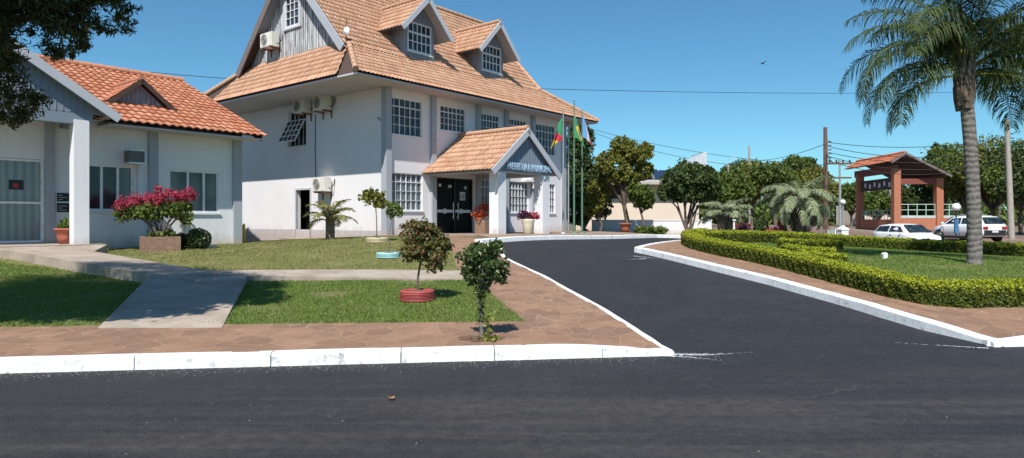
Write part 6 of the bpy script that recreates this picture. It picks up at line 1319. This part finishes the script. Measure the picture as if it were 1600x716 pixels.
# small hatchback facing the camera
car('hatchback', 'small white hatchback parked facing the viewer behind the back hedge', 'car', 21.9, 37.0, gz(21.9, 37)-.06, math.atan2(-.994, .105), 3.8, 1.6,
    [(-1.88, .34, .82, .66), (-1.80, .26, .92, .77), (-1.2, .22, .94, .81), (0, .2, .93, .82), (.75, .2, .92, .81), (1.3, .22, .84, .79), (1.72, .26, .76, .73), (1.88, .32, .66, .62)],
    [(1.07, .955, .45, 1.345, .64, .54), (-1.85, .98, -1.52, 1.29, .60, .52)],
    [(-1.84, .95, .66), (-1.45, 1.33, .55), (-.6, 1.40, .57), (.1, 1.40, .57), (.42, 1.35, .56), (1.08, .92, .68)], (-1.22, 1.18), .28,
    sides=([(-.42, .98), (.72, .98), (.36, 1.26), (-.36, 1.30)], [(-1.62, .99), (-.52, .98), (-.46, 1.30), (-1.38, 1.27)]))
car('suv', 'white suv with black lower cladding parked facing away on the side street', 'suv', 28.9, 42.3, gz(28.9, 42.3)-.05, math.atan2(1.0, -.10), 4.3, 1.8,
    [(-2.14, .42, 1.0, .74), (-2.05, .34, 1.06, .86), (-1.3, .28, 1.08, .90), (0, .26, 1.06, .90), (.85, .26, 1.03, .90), (1.5, .28, .96, .88), (1.95, .32, .86, .80), (2.14, .4, .74, .66)],
    [(1.28, 1.07, .54, 1.52, .70, .58), (-2.12, 1.12, -1.82, 1.49, .64, .58)],
    [(-2.12, 1.06, .70), (-1.75, 1.54, .60), (-.6, 1.60, .62), (.1, 1.59, .62), (.5, 1.53, .60), (1.3, 1.03, .74)], (-1.32, 1.32), .35, clad=True,
    sides=([(-.40, 1.11), (.85, 1.10), (.42, 1.43), (-.36, 1.47)], [(-1.65, 1.12), (-.50, 1.11), (-.46, 1.47), (-1.45, 1.42)]))
# odds and ends
gv_ = MB('gravel'); n_ = 900; gx_ = rng.uniform(-7, 2.4, n_); dd = -np.abs(rng.normal(0, .16, n_))-.05; gy_ = 7.62+.125*gx_+dd
gx2 = rng.uniform(-6, 9, 50); gy2 = rng.uniform(4.4, 8.2, 50); ok = gy2 < 7.5+.125*gx2; gx_ = np.concatenate([gx_, gx2[ok]]); gy_ = np.concatenate([gy_, gy2[ok]])
gs_ = rng.uniform(.003, .007, len(gx_))
for a, b, s in zip(gx_, gy_, gs_):
    q = [(a+s*random.uniform(.6, 1.4)*math.cos(k), b+s*random.uniform(.6, 1.4)*math.sin(k), .001) for k in (0, 1.3, 2.5, 3.8, 5.1)]
    tp_ = [(a+(p[0]-a)*.55, b+(p[1]-b)*.55, s*1.1) for p in q]; gv_.face(tp_)
    for k in range(5): gv_.face([q[k], q[(k+1) % 5], tp_[(k+1) % 5], tp_[k]])
tag(gv_.build('gravel'), 'loose pale grit scattered on the asphalt along the kerb', 'gravel', kind='stuff')
x, y = at(380.5, 24.2), 24.2; t_ = thing('yellow_post', 'small yellow standpipe cover beside the annexe corner', 'post', (x, y, gz(x, y))); m = MB('yellow_paint'); m.tube([(0, 0, 0), (0, 0, .55), (.02, 0, .68)], [.07, .07, .03], 10); m.build('post', t_)
for px, py, s, lb in ((612, 626, .02, 'curled orange dead leaf on the asphalt'), ):
    x = at(px, CAMZ*F/(py-HZ)); y = CAMZ*F/(py-HZ); t_ = thing('dead_leaf', lb, 'leaf', (x, y, R(x, y)+.004), .4); m = MB('dead_leaf'); m.grid([[(a*s*1.3, b*s, .008+.012*(a*a+b*b)) for b in (-1, 0, 1)] for a in (-1, -.3, .4, 1)]); m.build('blade', t_)
